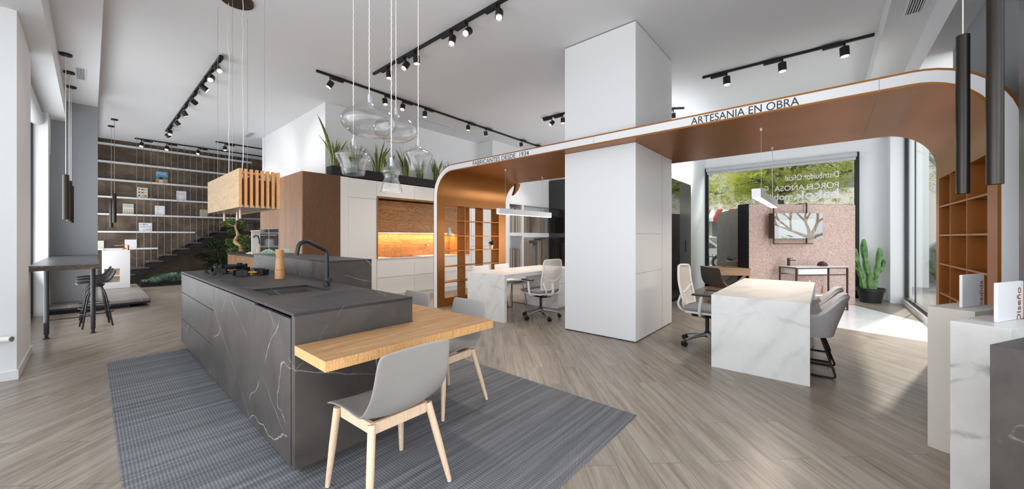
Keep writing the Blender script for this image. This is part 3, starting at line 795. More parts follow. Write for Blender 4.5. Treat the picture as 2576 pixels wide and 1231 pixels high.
# ================================================================== KITCHEN WALL
# brown oak tall units (front along x=2.51, end along y=7.22)
KX = 2.51
tall = thing('tall_cabinet', 'tall brown oak cabinet block at the corner of the kitchen wall', 'cabinet', (2.85, 7.83, 0))
obj('body', box(B(), KX+.02, 3.12, 7.24, 8.44, 0, 2.56), M['brownoak'], tall, world=True)
obj('end_panel', box(B(), KX+.02, 3.2, 7.212, 7.238, 0, 2.565), M['brownoak'], tall, world=True)
for a, b in ((7.214, 7.83), (7.834, 8.44)):
    obj('door', box(B(), KX, KX+.019, a, b, .1, 2.565), M['brownveneer'], tall, world=True)
ov = thing('oven_cabinet', 'brown wood tall cabinet housing two pairs of black built-in ovens', 'cabinet', (2.8, 9.07, 0))
obj('body', box(B(), KX+.02, 3.12, 8.445, 9.70, 0, 2.56), M['brownveneer'], ov, world=True)
for a, b in ((8.447, 9.07), (9.074, 9.70)):
    obj('door', box(B(), KX, KX+.019, a, b, 1.545, 2.565), M['brownveneer'], ov, world=True)
    obj('door', box(B(), KX, KX+.019, a, b, .1, .52), M['brownveneer'], ov, world=True)
    for z0, z1 in ((.53, .985), (1.0, 1.53)):
        o = obj('oven', box(B(), KX-.004, KX+.019, a+.012, b-.012, z0, z1), M['darkglass'], ov, world=True)
        bm = B(); cyl(bm, (KX-.03, a+.06, z1-.13), (KX-.03, b-.06, z1-.13), .008, seg=10)
        for y in (a+.08, b-.08): cyl(bm, (KX-.03, y, z1-.13), (KX-.004, y, z1-.13), .006, seg=8)
        obj('handle', bm, M['alum'], o, world=True)
    bm = B(); box(bm, KX-.006, KX, a, a+.012, .53, 1.54); box(bm, KX-.006, KX, b-.012, b, .53, 1.54); box(bm, KX-.006, KX, a, b, 1.53, 1.54)
    obj('oven_frame', bm, M['alum'], ov, world=True)
# base run with dark worktop going back to the planter
bs = thing('base_cabinet', 'brown wood base cabinet with a thick black worktop under the bonsai', 'cabinet', (2.8, 11.1, 0))
obj('body', box(B(), KX, 3.14, 9.705, 12.7, 0, .885), M['brownveneer'], bs, world=True)
obj('worktop', box(B(), KX-.02, 3.14, 9.705, 12.72, .885, .937), M['stonetop'], bs, world=True)
# coffee niche between ovens and worktop, with the glazed cupboard over it
nc = thing('open_cabinet', 'pale tall niche beside the ovens holding white crockery', 'cabinet', (2.9, 10.1, .937))
bm = B(); box(bm, 3.05, 3.14, 9.71, 10.62, .938, 1.52); box(bm, KX+.05, 3.05, 10.58, 10.62, .938, 1.52); obj('back_panel', bm, M['lacquer'], nc, world=True)
obj('top_shelf', box(B(), KX+.02, 3.05, 9.71, 10.58, 1.50, 1.52), M['oaklight'], nc, world=True)
wc = thing('wall_cabinet', 'dark glass wall cupboard hanging above the rear worktop', 'cabinet', (2.85, 11.2, 1.53))
obj('body', box(B(), 2.87, 3.14, 9.71, 12.6, 1.525, 2.56), M['blackm'], wc, world=True)
for k in range(4):
    a = 9.71+k*.7225; obj('glass_door', box(B(), 2.85, 2.868, a+.003, a+.7195, 1.53, 2.555), M['darkglass'], wc, world=True)
for y, h, r, lab in ((9.95, .34, .12, 'white coffee machine body standing in the pale niche'),):
    bm = B(); box(bm, 2.62, 2.98, 9.80, 10.12, .938, 1.30, .02); box(bm, 2.66, 2.94, 9.84, 10.08, 1.30, 1.40, .02)
    o = obj('coffee_machine', bm, M['potw']); tag(o, lab, 'coffee machine')
bm = B(); lathe(bm, [(0, 0), (.05, 0), (.075, .06), (.06, .16), (.03, .22), (.028, .26), (.0, .26)], (2.56, 9.93, .938), 20)
o = obj('woven_vase', bm, plain('woven_beige', srgb(190, 168, 144), .9, var=.35, scale=60), smooth=True); tag(o, 'small speckled beige vase at the right end of the rear worktop', 'vase')
bm = B(); box(bm, 2.56, 2.86, 10.72, 11.1, .938, .965, .008); box(bm, 2.60, 2.82, 10.77, 11.05, .965, .985, .004)
o = obj('serving_tray', bm, M['ashleg']); tag(o, 'low pale wooden tray on the rear worktop beside the niche', 'tray')
t = thing('gooseneck_tap', 'copper and black gooseneck tap on the rear worktop', 'tap', (2.6, 10.5, .937))
P = [(2.62, 10.20, .938), (2.62, 10.20, 1.36), (2.60, 10.45, 1.42), (2.60, 10.66, 1.32), (2.60, 10.68, 1.22)]
bm = B(); tube(bm, round_path(P, .14, 6), .014, 12); obj('spout', bm, M['black'], t, world=True, smooth=True)
bm = B(); cyl(bm, (2.60, 10.68, 1.22), (2.60, 10.68, 1.13), .02, seg=14); obj('spray_head', bm, M['copper'], t, world=True, smooth=True)

# white units
def cab(name, lab, x0, x1, z0, z1, doors, y=7.21, dep=.56):
    t = thing(name, lab, 'cabinet', ((x0+x1)/2, y+dep/2, z0))
    obj('body', box(B(), x0+.001, x1-.001, y+.021, y+dep, z0, z1-.001), M['cabwhite'], t, world=True)
    for nm, a, b, c, d in doors:
        obj(nm, box(B(), a+.002, b-.002, y, y+.02, c+.002, d-.002, .001), M['cabwhite'], t, world=True)
    return t
struct('trim_5', box(B(), 3.203, 3.36, 7.212, 7.76, .1, 2.555), M['cabwhite'])
cab('tall_cabinet', 'tall white lacquer cabinet between the brown oak block and the wood lined niche', 3.36, 3.962, .1, 2.16, [('door', 3.36, 3.962, .1, 2.16)])
cab('wall_cabinet', 'white top cupboard above the tall white cabinet', 3.36, 3.962, 2.162, 2.55, [('door', 3.36, 3.962, 2.162, 2.55)])
cab('wall_cabinet', 'left white flap cupboard over the wood niche', 3.964, 4.90, 2.23, 2.55, [('door', 3.964, 4.90, 2.23, 2.55)])
cab('wall_cabinet', 'middle white flap cupboard over the wood niche, behind the left portal curve', 4.902, 5.70, 2.23, 2.55, [('door', 4.902, 5.70, 2.23, 2.55)])
cab('wall_cabinet', 'right white flap cupboard over the wood niche, behind the portal shelves', 5.702, 6.60, 2.23, 2.55, [('door', 5.702, 6.60, 2.23, 2.55)])
for k, (x0, x1, lab) in enumerate(((3.97, 4.90, 'white drawer unit under the left part of the wood niche'), (4.902, 5.80, 'white drawer unit under the middle of the wood niche, left of the portal leg'), (5.802, 6.60, 'white drawer unit seen through the portal shelves'))):
    cab('drawer_cabinet', lab, x0, x1, .1, .885, [('drawer', x0, x1, .1, .47), ('drawer', x0, x1, .49, .865)])
struct('trim_6', box(B(), 3.364, 3.968, 7.2, 7.205, .1, .11), M['cabwhite'])
bm = B(); box(bm, 3.97, 6.6, 7.20, 7.76, .887, .905, .001); o = obj('worktop', bm, M['white_marble']); tag(o, 'thin white worktop running along the wood lined niche', 'worktop')
struct('baseboard_kitchen', box(B(), 3.2, 7.5, 7.25, 7.77, 0, .098), M['cabwhite'])
# wood lined niche
ni = thing('niche_lining', 'figured wood lining of the kitchen niche with warm light above the worktop', 'niche', (5.28, 7.5, .905))
obj('back_panel', box(B(), 3.985, 6.585, 7.72, 7.76, .906, 2.2), M['walnut'], ni, world=True)
bm = B(); box(bm, 3.965, 3.984, 7.19, 7.76, .906, 2.215); box(bm, 6.586, 6.60, 7.19, 7.76, .906, 2.215); obj('side_panel', bm, M['walnut'], ni, world=True)
obj('top_panel', box(B(), 3.985, 6.585, 7.19, 7.76, 2.2, 2.216), M['walnut'], ni, world=True)
for a, b in ((3.99, 4.86), (4.863, 5.72), (5.723, 6.35)):
    obj('cupboard_door', box(B(), a, b, 7.40, 7.42, 1.46, 2.17), M['walnut'], ni, world=True)
obj('cupboard_body', box(B(), 3.99, 6.35, 7.421, 7.715, 1.462, 2.168), M['walnut'], ni, world=True)
obj('side_board', box(B(), 6.352, 6.585, 7.40, 7.715, .907, 2.195), M['walnut'], ni, world=True)
obj('led_strip', box(B(), 4.0, 6.34, 7.60, 7.62, 1.452, 1.461), M['warmled'], ni, world=True)
light('niche_light', 'AREA', (5.17, 7.60, 1.447), (0, 0, 0), 26, (1, .68, .36), (2.3, .03))
bm = B(); box(bm, 4.35, 5.15, 7.30, 7.66, .9055, .911, .001); o = obj('hob_plate', bm, M['darkglass']); tag(o, 'flat black glass induction hob on the white worktop', 'hob')
# white tall units right of the niche
for k, (x0, x1) in enumerate(((6.603, 7.05), (7.052, 7.498))):
    t = thing('tall_cabinet', ['white framed tall cabinet right of the niche, seen through the middle portal shelves', 'white framed tall cabinet seen through the right column of portal shelves'][k], 'cabinet', ((x0+x1)/2, 7.5, .1))
    obj('body', box(B(), x0, x1, 7.231, 7.77, .1, 2.55), M['cabwhite'], t, world=True)
    for z0, z1 in ((.1, 1.20), (1.204, 2.55)): obj('door', box(B(), x0+.002, x1-.002, 7.21, 7.23, z0, z1), M['cabwhite'], t, world=True)
    bm = B()
    for z0, z1 in ((.18, 1.12), (1.28, 2.46)):
        box(bm, x0+.07, x0+.076, 7.207, 7.21, z0, z1); box(bm, x1-.076, x1-.07, 7.207, 7.21, z0, z1); box(bm, x0+.07, x1-.07, 7.207, 7.21, z0, z0+.006); box(bm, x0+.07, x1-.07, 7.207, 7.21, z1-.006, z1)
    obj('panel_moulding', bm, M['groove'], t, world=True)
# planter with snake plants
bm = B(); box(bm, 3.04, 7.45, 7.205, 7.215+.03, 2.567, 2.745); box(bm, 3.04, 7.45, 7.44, 7.47, 2.567, 2.745); box(bm, 3.04, 3.07, 7.235, 7.44, 2.567, 2.745); box(bm, 7.42, 7.45, 7.235, 7.44, 2.567, 2.745); box(bm, 3.07, 7.42, 7.235, 7.44, 2.567, 2.58)
pl = thing('planter_trough', 'long black planter trough on top of the white kitchen cabinets', 'planter', (5.2, 7.34, 2.567))
obj('trough', bm, M['blackm'], pl, world=True)
obj('soil', box(B(), 3.071, 7.419, 7.236, 7.439, 2.581, 2.71), M['soil'], pl, world=True)
def snake_plant(x, y, z, n, h, seed, lab, lean=.25, first=None):
    rn = random.Random(seed); bm = B(); uvl = bm.loops.layers.uv.new('UVMap')
    for k in range(n):
        a = rn.uniform(0, 2*PI); r = rn.uniform(.01, .07); ln = rn.uniform(.04, lean); hh = h*rn.uniform(.55, 1.0); wd = rn.uniform(.022, .034)
        if first and k == 0: a, ln, hh, wd = first
        b = Vector((math.cos(a)*r, math.sin(a)*r*.8, 0)); d = Vector((math.cos(a), math.sin(a)*.5, 0)); tw = rn.uniform(0, PI)
        prev = None; N = 8
        for i in range(N+1):
            t = i/N; p = b+d*ln*t*t*hh*1.6+Vector((0, 0, hh*t)); ww = wd*(1-t**3)**.6*(.65+.6*math.sin(PI*min(1, t*.9+.1))) if t < 1 else .001
            s = Vector((math.cos(tw+t*.7), math.sin(tw+t*.7), 0)); nn = Vector((-s.y, s.x, 0))*.006
            cur = [bm.verts.new(p-s*ww), bm.verts.new(p+nn), bm.verts.new(p+s*ww)]
            if prev:
                for q in range(2):
                    f = bm.faces.new((prev[q], prev[q+1], cur[q+1], cur[q]))
                    for lp, u in zip(f.loops, ((q*.5, (i-1)/N), ((q+1)*.5, (i-1)/N), ((q+1)*.5, t), (q*.5, t))): lp[uvl].uv = u
            prev = cur
    o = obj('snake_plant', bm, M['snake'], smooth=True)
    o.location = (x+o.location.x, y+o.location.y, z)
    tag(o, lab, 'plant', 'snake plants in the trough on the cabinets'); return o
SN = [(3.16, 12, .62, 'snake plant at the left end of the trough with one long leaf leaning left', (3.4, .20, 1.0, .034)),
      (3.55, 11, .60, 'snake plant right of the leftmost one, behind the left bell pendant', None),
      (4.05, 12, .72, 'snake plant under the large disc pendant, centre left of the trough', None),
      (4.30, 8, .58, 'small snake plant just left of the hourglass pendant', None),
      (4.75, 12, .74, 'tall snake plant just right of the hourglass pendant', None),
      (5.15, 9, .55, 'snake plant behind the right bell pendant', None),
      (5.60, 12, .62, 'snake plant touching the left curve of the portal from behind', None),
      (6.05, 9, .58, 'snake plant peeking above the portal at its left bend', None),
      (6.55, 8, .60, 'thin snake plant leaves showing above the portal, second from the right', None),
      (7.05, 8, .60, 'rightmost snake plant tip showing above the white portal edge', None)]
for k, (x, n, h, lab, fst) in enumerate(SN): snake_plant(x, 7.34, 2.70, int(n*1.6), h*1.05, 40+k, lab, .3, fst)
for o in [x for x in bpy.data.objects if x.name.startswith('snake_plant')]: pass
# things on the portal shelves
t = thing('cat_figurine', 'white cat figurine sitting on the upper left portal shelf', 'figurine', (4.72, 5.74, 1.389))
bm = B(); lathe(bm, [(0, 0), (.042, 0), (.045, .03), (.036, .08), (.022, .115), (.0, .12)], (0, 0, 0), 18)
g = bmesh.ops.create_uvsphere(bm, u_segments=14, v_segments=10, radius=.027); bmesh.ops.translate(bm, vec=(-.008, 0, .135), verts=g['verts'])
for s in (-1, 1): cyl(bm, (-.006, s*.014, .15), (-.004, s*.019, .178), .009, .001, 8)
cyl(bm, (-.035, 0, .0), (-.03, 0, .06), .010, .014, 8); tube(bm, [(.03, 0, .01), (.06, .01, .015), (.075, .02, .05)], .007, 6)
obj('body', bm, M['potw'], t, smooth=True)
def pot_plant(x, y, z, lab):
    t = thing('potted_plant', lab, 'plant', (x, y, z))
    bm = B(); lathe(bm, [(0, 0), (.034, 0), (.045, .075), (.050, .075), (.050, .09), (.044, .09), (.042, .07), (0, .07)], (0, 0, 0), 24); p = obj('pot', bm, M['potw'], t, smooth=True)
    bm = B(); lathe(bm, [(.0455, .078), (.0515, .079), (.0515, .0915), (.044, .0915)], (0, 0, 0), 24); obj('rim', bm, M['terra'], p, smooth=True)
    bm = B(); leaves(bm, (0, 0, .135), (.06, .06, .045), 130, .045, rnd=random.Random(5)); tube(bm, [(0, 0, .07), (0, 0, .12)], .004, 6); obj('foliage', bm, M['leafd'], t)
pot_plant(5.93, 5.74, 1.094, 'little green plant in a white pot with terracotta rim on the right portal shelf')
t = thing('wall_tap', 'small chrome tap low on the wood niche back seen through the portal shelves', 'tap', (5.55, 7.66, 1.12))
bm = B(); cyl(bm, (5.55, 7.719, 1.16), (5.55, 7.58, 1.16), .012, seg=12); cyl(bm, (5.55, 7.66, 1.16), (5.62, 7.66, 1.16), .016, seg=12); obj('body', bm, M['steel'], t, world=True, smooth=True)

# ================================================================== SAMPLE SHELF AND DARK GLASS CABINETS
ss = thing('sample_shelf', 'white open shelving with two rows of bays for tile samples behind the left desk', 'shelf', (9.3, 7.43, 0))
bm = B()
SXS = (8.18, 8.24, 8.84, 8.92, 10.42); SZS = (.42, 1.36, 1.53, 2.36)
box(bm, 8.18, 8.24, 7.21, 7.65, 0, 2.44); box(bm, 8.84, 8.92, 7.21, 7.65, 0, 2.44)
box(bm, 8.24, 8.84, 7.21, 7.65, 1.40, 1.50); box(bm, 8.92, 10.41, 7.21, 7.65, 1.36, 1.50); box(bm, 8.24, 8.84, 7.21, 7.65, 2.37, 2.44); box(bm, 8.92, 10.41, 7.21, 7.65, 2.37, 2.44)
box(bm, 8.24, 8.84, 7.21, 7.65, 0, .40); box(bm, 8.92, 10.41, 7.21, 7.65, 0, .40)
obj('frame', bm, M['lacquer'], ss, world=True)
SC_ = [srgb(150, 136, 122), srgb(176, 164, 150), srgb(120, 112, 104), srgb(196, 188, 178), srgb(140, 126, 108), srgb(160, 158, 156)]
smat = [wood('sample_%d' % i, c, tuple(x*.72 for x in c[:3])+(1,), 'z', .5, 6, 12) for i, c in enumerate(SC_)]
rn = random.Random(11)
def sample_run(x0, x1, z, h, where, wmin=.018, wmax=.035, face=False):
    x = x0; k = 0
    while x < x1:
        wd = rn.uniform(wmin, wmax); hh = h*rn.uniform(.94, 1.0); y = 7.26+rn.uniform(0, .04)
        o = obj('sample_board', box(B(), x, min(x+wd, x1)-.0015, y, y+.34, z+.001, z+hh), rn.choice(smat))
        tag(o, 'upright tile sample board '+where, 'sample board', 'sample boards '+where); x += wd; k += 1
sample_run(8.245, 8.835, 1.50, .80, 'in the upper left bay of the white shelving')
sample_run(8.93, 9.27, 1.50, .60, 'in the upper right bay of the white shelving, left stack')
sample_run(9.80, 10.38, 1.50, .62, 'in the upper right bay of the white shelving, right stack', .03, .06)
sample_run(8.245, 8.80, .40, .62, 'in the lower left bay of the white shelving', .03, .06)
def slab(x0, x1, y, z0, z1, mat, lab):
    o = obj('tile_sample', box(B(), x0, x1, y, y+.02, z0+.001, z1), mat); tag(o, lab, 'tile sample')
slab(8.95, 9.42, 7.24, .40, 1.16, smat[0], 'wood look sample panel leaning at the front of the lower right bay')
slab(9.03, 9.66, 7.58, .40, 1.30, M['tan'], 'tall tan sample panel at the back of the lower right bay')
slab(9.36, 9.70, 7.34, .40, 1.08, plain('grey_sample', srgb(134, 130, 126), .7), 'grey sample panel right of the wood look panel')
slab(9.30, 9.82, 7.62, 1.50, 2.14, plain('taupe_sample', srgb(128, 112, 98), .8, var=.2, scale=90), 'taupe mottled sample panel at the back of the upper right bay')
sample_run(9.72, 9.95, .40, .86, 'at the right of the lower right bay of the white shelving', .03, .06)
sample_run(10.0, 10.36, .40, .93, 'against the right end of the lower bay of the white shelving', .04, .07)
gc = thing('glass_cabinet', 'tall black glass fronted cabinets between the sample shelving and the white column', 'cabinet', (10.3, 6.2, 0))
obj('body', box(B(), 10.30, 10.418, 5.2, 7.2, 0, 3.3), M['blackm'], gc, world=True)
for a in (5.2, 5.87, 6.54): obj('glass_door', box(B(), 10.28, 10.299, a+.003, a+.657, .05, 3.29), M['darkglass'], gc, world=True)

# ================================================================== STAIR AND SHELF WALL
st = thing('staircase', 'black steel staircase with open treads rising along the dark panel wall', 'staircase', (1.9, 14.9, 0))
for k in range(15):
    x0 = .18+.282*(k-1)+.0; z = .171*(k)+.0
    if k == 0: continue
    bm = B(); box(bm, x0, x0+.34, 14.35, 15.25, z+.01-.045, z+.01, .003); obj('tread', bm, M['tread'], st, world=True)
for y in (14.40, 15.18):
    bm = B()
    a = Vector((.05, y, -.10)); b_ = Vector((.05+.282*14.2, y, -.10+.171*14.2))
    prism(bm, [(0, 0), (1, 0), (1, 1), (0, 1)], 0, 1)
    bm.free(); bm = B()
    v = [bm.verts.new(p) for p in ((.12, y, 0.0), (.42, y, 0.0), (4.2, y, 2.26), (4.2, y, 2.44), (.12, y, .03))]
    v2 = [bm.verts.new(p.co+Vector((0, .025, 0))) for p in v]
    bm.faces.new(v); bm.faces.new(v2[::-1])
    for i in range(5): bm.faces.new((v[i], v[(i+1) % 5], v2[(i+1) % 5], v2[i]))
    obj('stringer', bm, M['blackm'], st, world=True)
for k in range(20):
    x = .83+.1395*k
    zt = .171*(1+int((x-.18)//.282))+.01
    if x > 3.6: break
    bm = B(); cyl(bm, (x, 14.385, zt), (x, 14.385, CEIL-.002), .0042, seg=6); obj('balustrade_rod', bm, M['rod'], st, world=True)
sh_z = [4.00, 3.50, 3.00, 2.51, 2.02, 1.525, 1.035]; sh_x = [3.69, 3.69, 3.69, 3.69, 3.95, 2.18, 1.33]
shl = thing('picture_ledge', 'white picture ledges in rows across the dark stair wall', 'shelf', (2.0, 15.33, 1.0))
shl = None
names = ['topmost white ledge on the dark stair wall', 'second white ledge from the top on the dark stair wall', 'third white ledge from the top, carrying the blue and orange poster', 'fourth white ledge from the top, carrying the sheet of nine small pictures',
         'fifth white ledge from the top, carrying the pale building print', 'sixth white ledge from the top, carrying the lettered print', 'lowest white ledge on the dark stair wall, behind the white vanity']
for o in [x for x in bpy.data.objects if x.name == 'picture_ledge']: bpy.data.objects.remove(o)
for z, x1, nm in zip(sh_z, sh_x, names):
    bm = B(); box(bm, -.3, x1, 15.27, 15.398, z-.035, z, .002); box(bm, -.3, x1, 15.27, 15.276, z, z+.012)
    o = obj('picture_ledge', bm, M['lacquer']); tag(o, nm, 'shelf', 'white ledges on the stair wall')
bm = B(); box(bm, 3.25, 5.2, 15.27, 15.398, 1.985, 2.02)
def print_(x0, x1, z, h, mat, lab, nm='print'):
    t = thing(nm, lab, 'picture', ((x0+x1)/2, 15.34, z))
    w_ = x1-x0
    bm = B(); obox(bm, Vector((0, .01, h/2)), Vector((w_/2, 0, 0)), Vector((0, .006, 0)), Vector((0, h*.0, h/2)), .001)
    obj('board', bm, mat, t); return t, w_
paper = plain('paper', srgb(240, 241, 244), .7); cream = plain('cream_paper', srgb(226, 220, 208), .7)
ZO = .012
t, w_ = print_(1.283, 1.552, 3.012, .35, plain('poster_blue', srgb(96, 158, 190), .6), 'blue and orange seaside poster with large letters on the third ledge', 'poster')
bm = B(); box(bm, -.134, .134, .002, .0035, .005, .115); obj('sand_field', bm, plain('poster_orange', srgb(222, 160, 60), .6), t)
bm = B(); box(bm, -.134, .134, .002, .0035, .115, .19); obj('sea_field', bm, plain('poster_sea', srgb(60, 120, 170), .6), t)
bm = B(); lathe(bm, [(0, 0), (.05, .0), (.034, .06), (.02, .1), (0, .11)], (0, 0, 0), 14); bm.transform(Matrix.Translation((-.02, .001, .02)) @ Matrix.Diagonal((1, .03, 1, 1))); obj('figure', bm, paper, t)
bm = B(); cyl(bm, (-.02, .0, .145), (-.02, .001, .145), .042, seg=20); obj('hat', bm, M['ink'], t)
text_mesh('FOZ', 'lettering', paper, t, frame4((1.283+.03, 15.341, 3.012+.255), (1, 0, 0), (0, 0, 1)), .20, .07, .001)
t, w_ = print_(.887, 1.115, 2.522, .31, cream, 'cream sheet with nine small coloured pots on the fourth ledge')
PCOL = [srgb(190, 60, 60), srgb(40, 60, 120), srgb(210, 180, 60), srgb(60, 50, 60), srgb(120, 40, 60), srgb(200, 190, 60), srgb(40, 60, 150), srgb(220, 190, 80), srgb(180, 50, 50)]
for k in range(9):
    bm = B(); box(bm, -.018, .018, .001, .0035, -.018, .018, .004); bm.transform(Matrix.Translation(((k % 3-1)*.066, 0, .255-.09*(k//3))))
    obj('pot_picture', bm, plain('pot_%d' % k, PCOL[k], .6), t)
t, w_ = print_(1.749, 1.979, 2.522, .29, paper, 'white print with one faint line of lettering on the fourth ledge')
text_mesh('lifestyle', 'lettering', plain('grey_ink', srgb(130, 130, 130), .6), t, frame4((1.80, 15.341, 2.522+.18), (1, 0, 0), (0, 0, 1)), .12, .03, .001)
t, w_ = print_(.603, .823, 2.032, .30, cream, 'pale print of a building facade on the fifth ledge')
bm = B()
for k in range(4): box(bm, -.09+.05*k, -.06+.05*k, .002, .0035, .07, .12)
box(bm, -.1, .1, .002, .0035, .02, .05); box(bm, -.1, .1, .002, .0035, .14, .15); obj('facade', bm, plain('facade_ink', srgb(176, 166, 148), .7), t)
bm = B(); box(bm, -.105, .105, .002, .0035, .19, .29); obj('sky_field', bm, plain('pale_green', srgb(188, 198, 190), .7), t)
print_(1.266, 1.49, 2.032, .285, paper, 'blank white print in the middle of the fifth ledge')
print_(2.304, 2.50, 2.032, .23, M['tan'], 'tan blank print at the right of the fifth ledge, beside the cooker hood')
t, w_ = print_(.927, 1.207, 1.537, .25, paper, 'white print covered in outlined lettering on the sixth ledge')
text_mesh('ENCUENTRO', 'lettering', plain('grey_ink2', srgb(120, 122, 126), .6), t, frame4((.94, 15.341, 1.537+.18), (1, 0, 0), (0, 0, 1)), .18, .04, .001)
text_mesh('HAZ TU CASA', 'lettering', plain('grey_ink3', srgb(140, 142, 146), .6), t, frame4((.95, 15.341, 1.537+.11), (1, 0, 0), (0, 0, 1)), .23, .045, .001)
text_mesh('a tu aire', 'lettering', plain('grey_ink4', srgb(120, 122, 126), .6), t, frame4((1.06, 15.341, 1.537+.04), (1, 0, 0), (0, 0, 1)), .13, .045, .001)
print_(.642, .887, 1.047, .245, paper, 'blank white print on the lowest ledge above the vanity tap')
print_(.10, .242, 1.047, .215, cream, 'cream print at the left end of the lowest ledge beside the grey wall')
# low planter at the foot of the stair
pt = thing('floor_planter', 'long low black planter trough of blue grey grasses at the foot of the stair', 'planter', (2.2, 14.5, 0))
bm = B(); box(bm, .88, 4.4, 14.0, 14.03, 0, .14); box(bm, .88, .91, 14.03, 14.30, 0, .14); box(bm, .88, 4.4, 14.30, 14.33, 0, .14); box(bm, 4.37, 4.4, 14.03, 14.3, 0, .14)
obj('trough', bm, M['blackm'], pt, world=True); obj('soil', box(B(), .911, 4.369, 14.031, 14.299, .0, .11), M['soil'], pt, world=True)
bm = B(); rn = random.Random(9)
for k in range(2600):
    p = Vector((rn.uniform(.93, 4.3), rn.uniform(13.98, 14.32), .11)); a = rn.uniform(0, 2*PI); L = rn.uniform(.08, .24)*(1+.5*math.sin(p.x*5))
    d = Vector((math.cos(a), math.sin(a), 0)); q = p+d*L*.35+Vector((0, 0, L*.7)); r = p+d*L+Vector((0, 0, L*.55)); s = Vector((-d.y, d.x, 0))*.006
    v = [bm.verts.new(x) for x in (p-s, p+s, q+s, q-s, r)]
    bm.faces.new(v[:4]); bm.faces.new((v[3], v[2], v[4]))
o = obj('ornamental_grass', bm, M['bluegrass']); tag(o, 'tufts of blue grey grass filling the low black planter', 'grass', kind='stuff')
# bonsai on the worktop and dark shrub in the planter
def tree(name, lab, cat, path, clumps, bark, leafm, base, r0, n=170, size=.06, extra=()):
    t = thing(name, lab, cat, base)
    bm = B(); pts = round_path(path, .15, 4); tube(bm, pts, [r0*(1-.6*i/(len(pts)-1)) for i in range(len(pts))], 10)
    for e in extra: tube(bm, e, r0*.35, 7)
    obj('trunk', bm, bark, t, world=True, smooth=True)
    bm = B(); rr = random.Random(len(lab))
    for c, r in clumps: leaves(bm, c, r, int(n*(r[0]*r[1]*r[2])**(1/3)/.12), size, rnd=rr)
    obj('foliage', bm, leafm, t, world=True); return t
def q(u, v, d): 
    r = ray(u, v); return Vector((0, 0, EYE))+r*d
DB = 9.45
BP = [q(607, 632, DB), q(608, 622, DB), q(588, 607, DB), q(600, 593, DB), q(592, 575, DB), q(594, 556, DB)]
tree('bonsai_tree', 'bonsai tree with twisted pale trunk on the rear black worktop', 'tree', BP,
     [(q(583, 560, DB), (.22, .2, .11)), (q(567, 564, DB+.1), (.13, .12, .1)), (q(583, 583, DB), (.10, .1, .08)), (q(613, 601, DB), (.16, .14, .13)), (q(586, 611, DB+.1), (.10, .1, .09)), (q(618, 622, DB), (.16, .14, .09)), (q(590, 629, DB-.05), (.13, .12, .08)), (q(578, 609, DB), (.1, .1, .09)), (q(612, 568, DB+.4), (.1, .1, .12))],
     M['trunk'], M['leaf'], (q(607, 632, DB).x, q(607, 632, DB).y, .937), .055, 190, .07,
     [[q(596, 597, DB), q(613, 603, DB)], [q(603, 618, DB), q(618, 622, DB)], [q(593, 570, DB), q(570, 562, DB)], [q(596, 612, DB), q(586, 611, DB)], [q(604, 628, DB), q(592, 630, DB)], [q(608, 630, DB), q(597, 634.5, DB)]])
DS = 11.35
tree('shrub', 'dark leafy shrub growing from the low planter behind the island', 'shrub', [q(562, 692, DS), q(558, 665, DS), q(550, 640, DS), q(548, 618, DS)],
     [(q(552, 612, DS), (.30, .25, .16)), (q(556, 640, DS), (.30, .25, .2)), (q(545, 660, DS), (.26, .2, .16)), (q(513, 645, DS), (.24, .2, .12)), (q(530, 662, DS), (.2, .2, .12)), (q(570, 660, DS), (.2, .2, .3)), (q(575, 618, DS), (.22, .2, .16)), (q(566, 680, DS), (.2, .2, .16)), (q(536, 622, DS), (.15, .15, .1))],
     M['barkd'], M['leafd'], (q(562, 692, DS).x, q(562, 692, DS).y, .11), .045, 200, .075,
     [[q(558, 665, DS), q(530, 655, DS), q(515, 646, DS)], [q(556, 650, DS), q(572, 630, DS)], [q(560, 680, DS), q(575, 660, DS)]])

# ================================================================== LEFT SIDE
bm = B(); box(bm, -.46, .775, 10.14, 13.6, .075, .145, .002); pf = thing('platform', 'low tiled display platform with a dark edge at the foot of the grey wall', 'platform', (.2, 11.8, 0))
obj('tile_top', box(B(), -.47, .775, 10.14, 10.715, .10, .148), M['tile'], pf, world=True)
obj('tile_top', box(B(), .095, .775, 10.716, 13.6, .10, .148), M['tile'], pf, world=True)
obj('edge', box(B(), -.47, .777, 10.138, 10.715, .062, .0995), M['blackm'], pf, world=True)
obj('edge', box(B(), .095, .777, 10.716, 13.6, .062, .0995), M['blackm'], pf, world=True)
obj('base', box(B(), -.47, .50, 10.24, 10.71, 0, .0615), M['blackm'], pf, world=True)
obj('base', box(B(), .095, .70, 10.72, 13.5, 0, .0615), M['blackm'], pf, world=True)
bm.free()
va = thing('vanity_unit', 'white washbasin vanity with two open cubbies standing on the tiled platform', 'vanity', (.4, 12.95, .148))
vx0, vx1, vy0, vy1, vz0, vz1 = .178, .622, 12.72, 13.22, .148, 1.03
bm = B(); cx0, cx1 = .205, .455; cz = (.29, .435, .455, .615)
box(bm, vx0, cx0, vy0, vy1, vz0, vz1); box(bm, cx1, vx1, vy0, vy1, vz0, vz1); box(bm, cx0, cx1, vy0, vy1, vz0, cz[0]); box(bm, cx0, cx1, vy0, vy1, cz[3], vz1)
box(bm, cx0, cx1, vy0, vy1, cz[1], cz[2]); box(bm, cx0, cx1, vy0+.2, vy1, cz[0], cz[3])
obj('body', bm, M['lacquer'], va, world=True)
bm = B(); box(bm, cx0, cx1, vy0+.19, vy0+.199, cz[0], cz[1]); box(bm, cx0, cx1, vy0+.19, vy0+.199, cz[2], cz[3]); obj('cubby_back', bm, M['tan'], va, world=True)
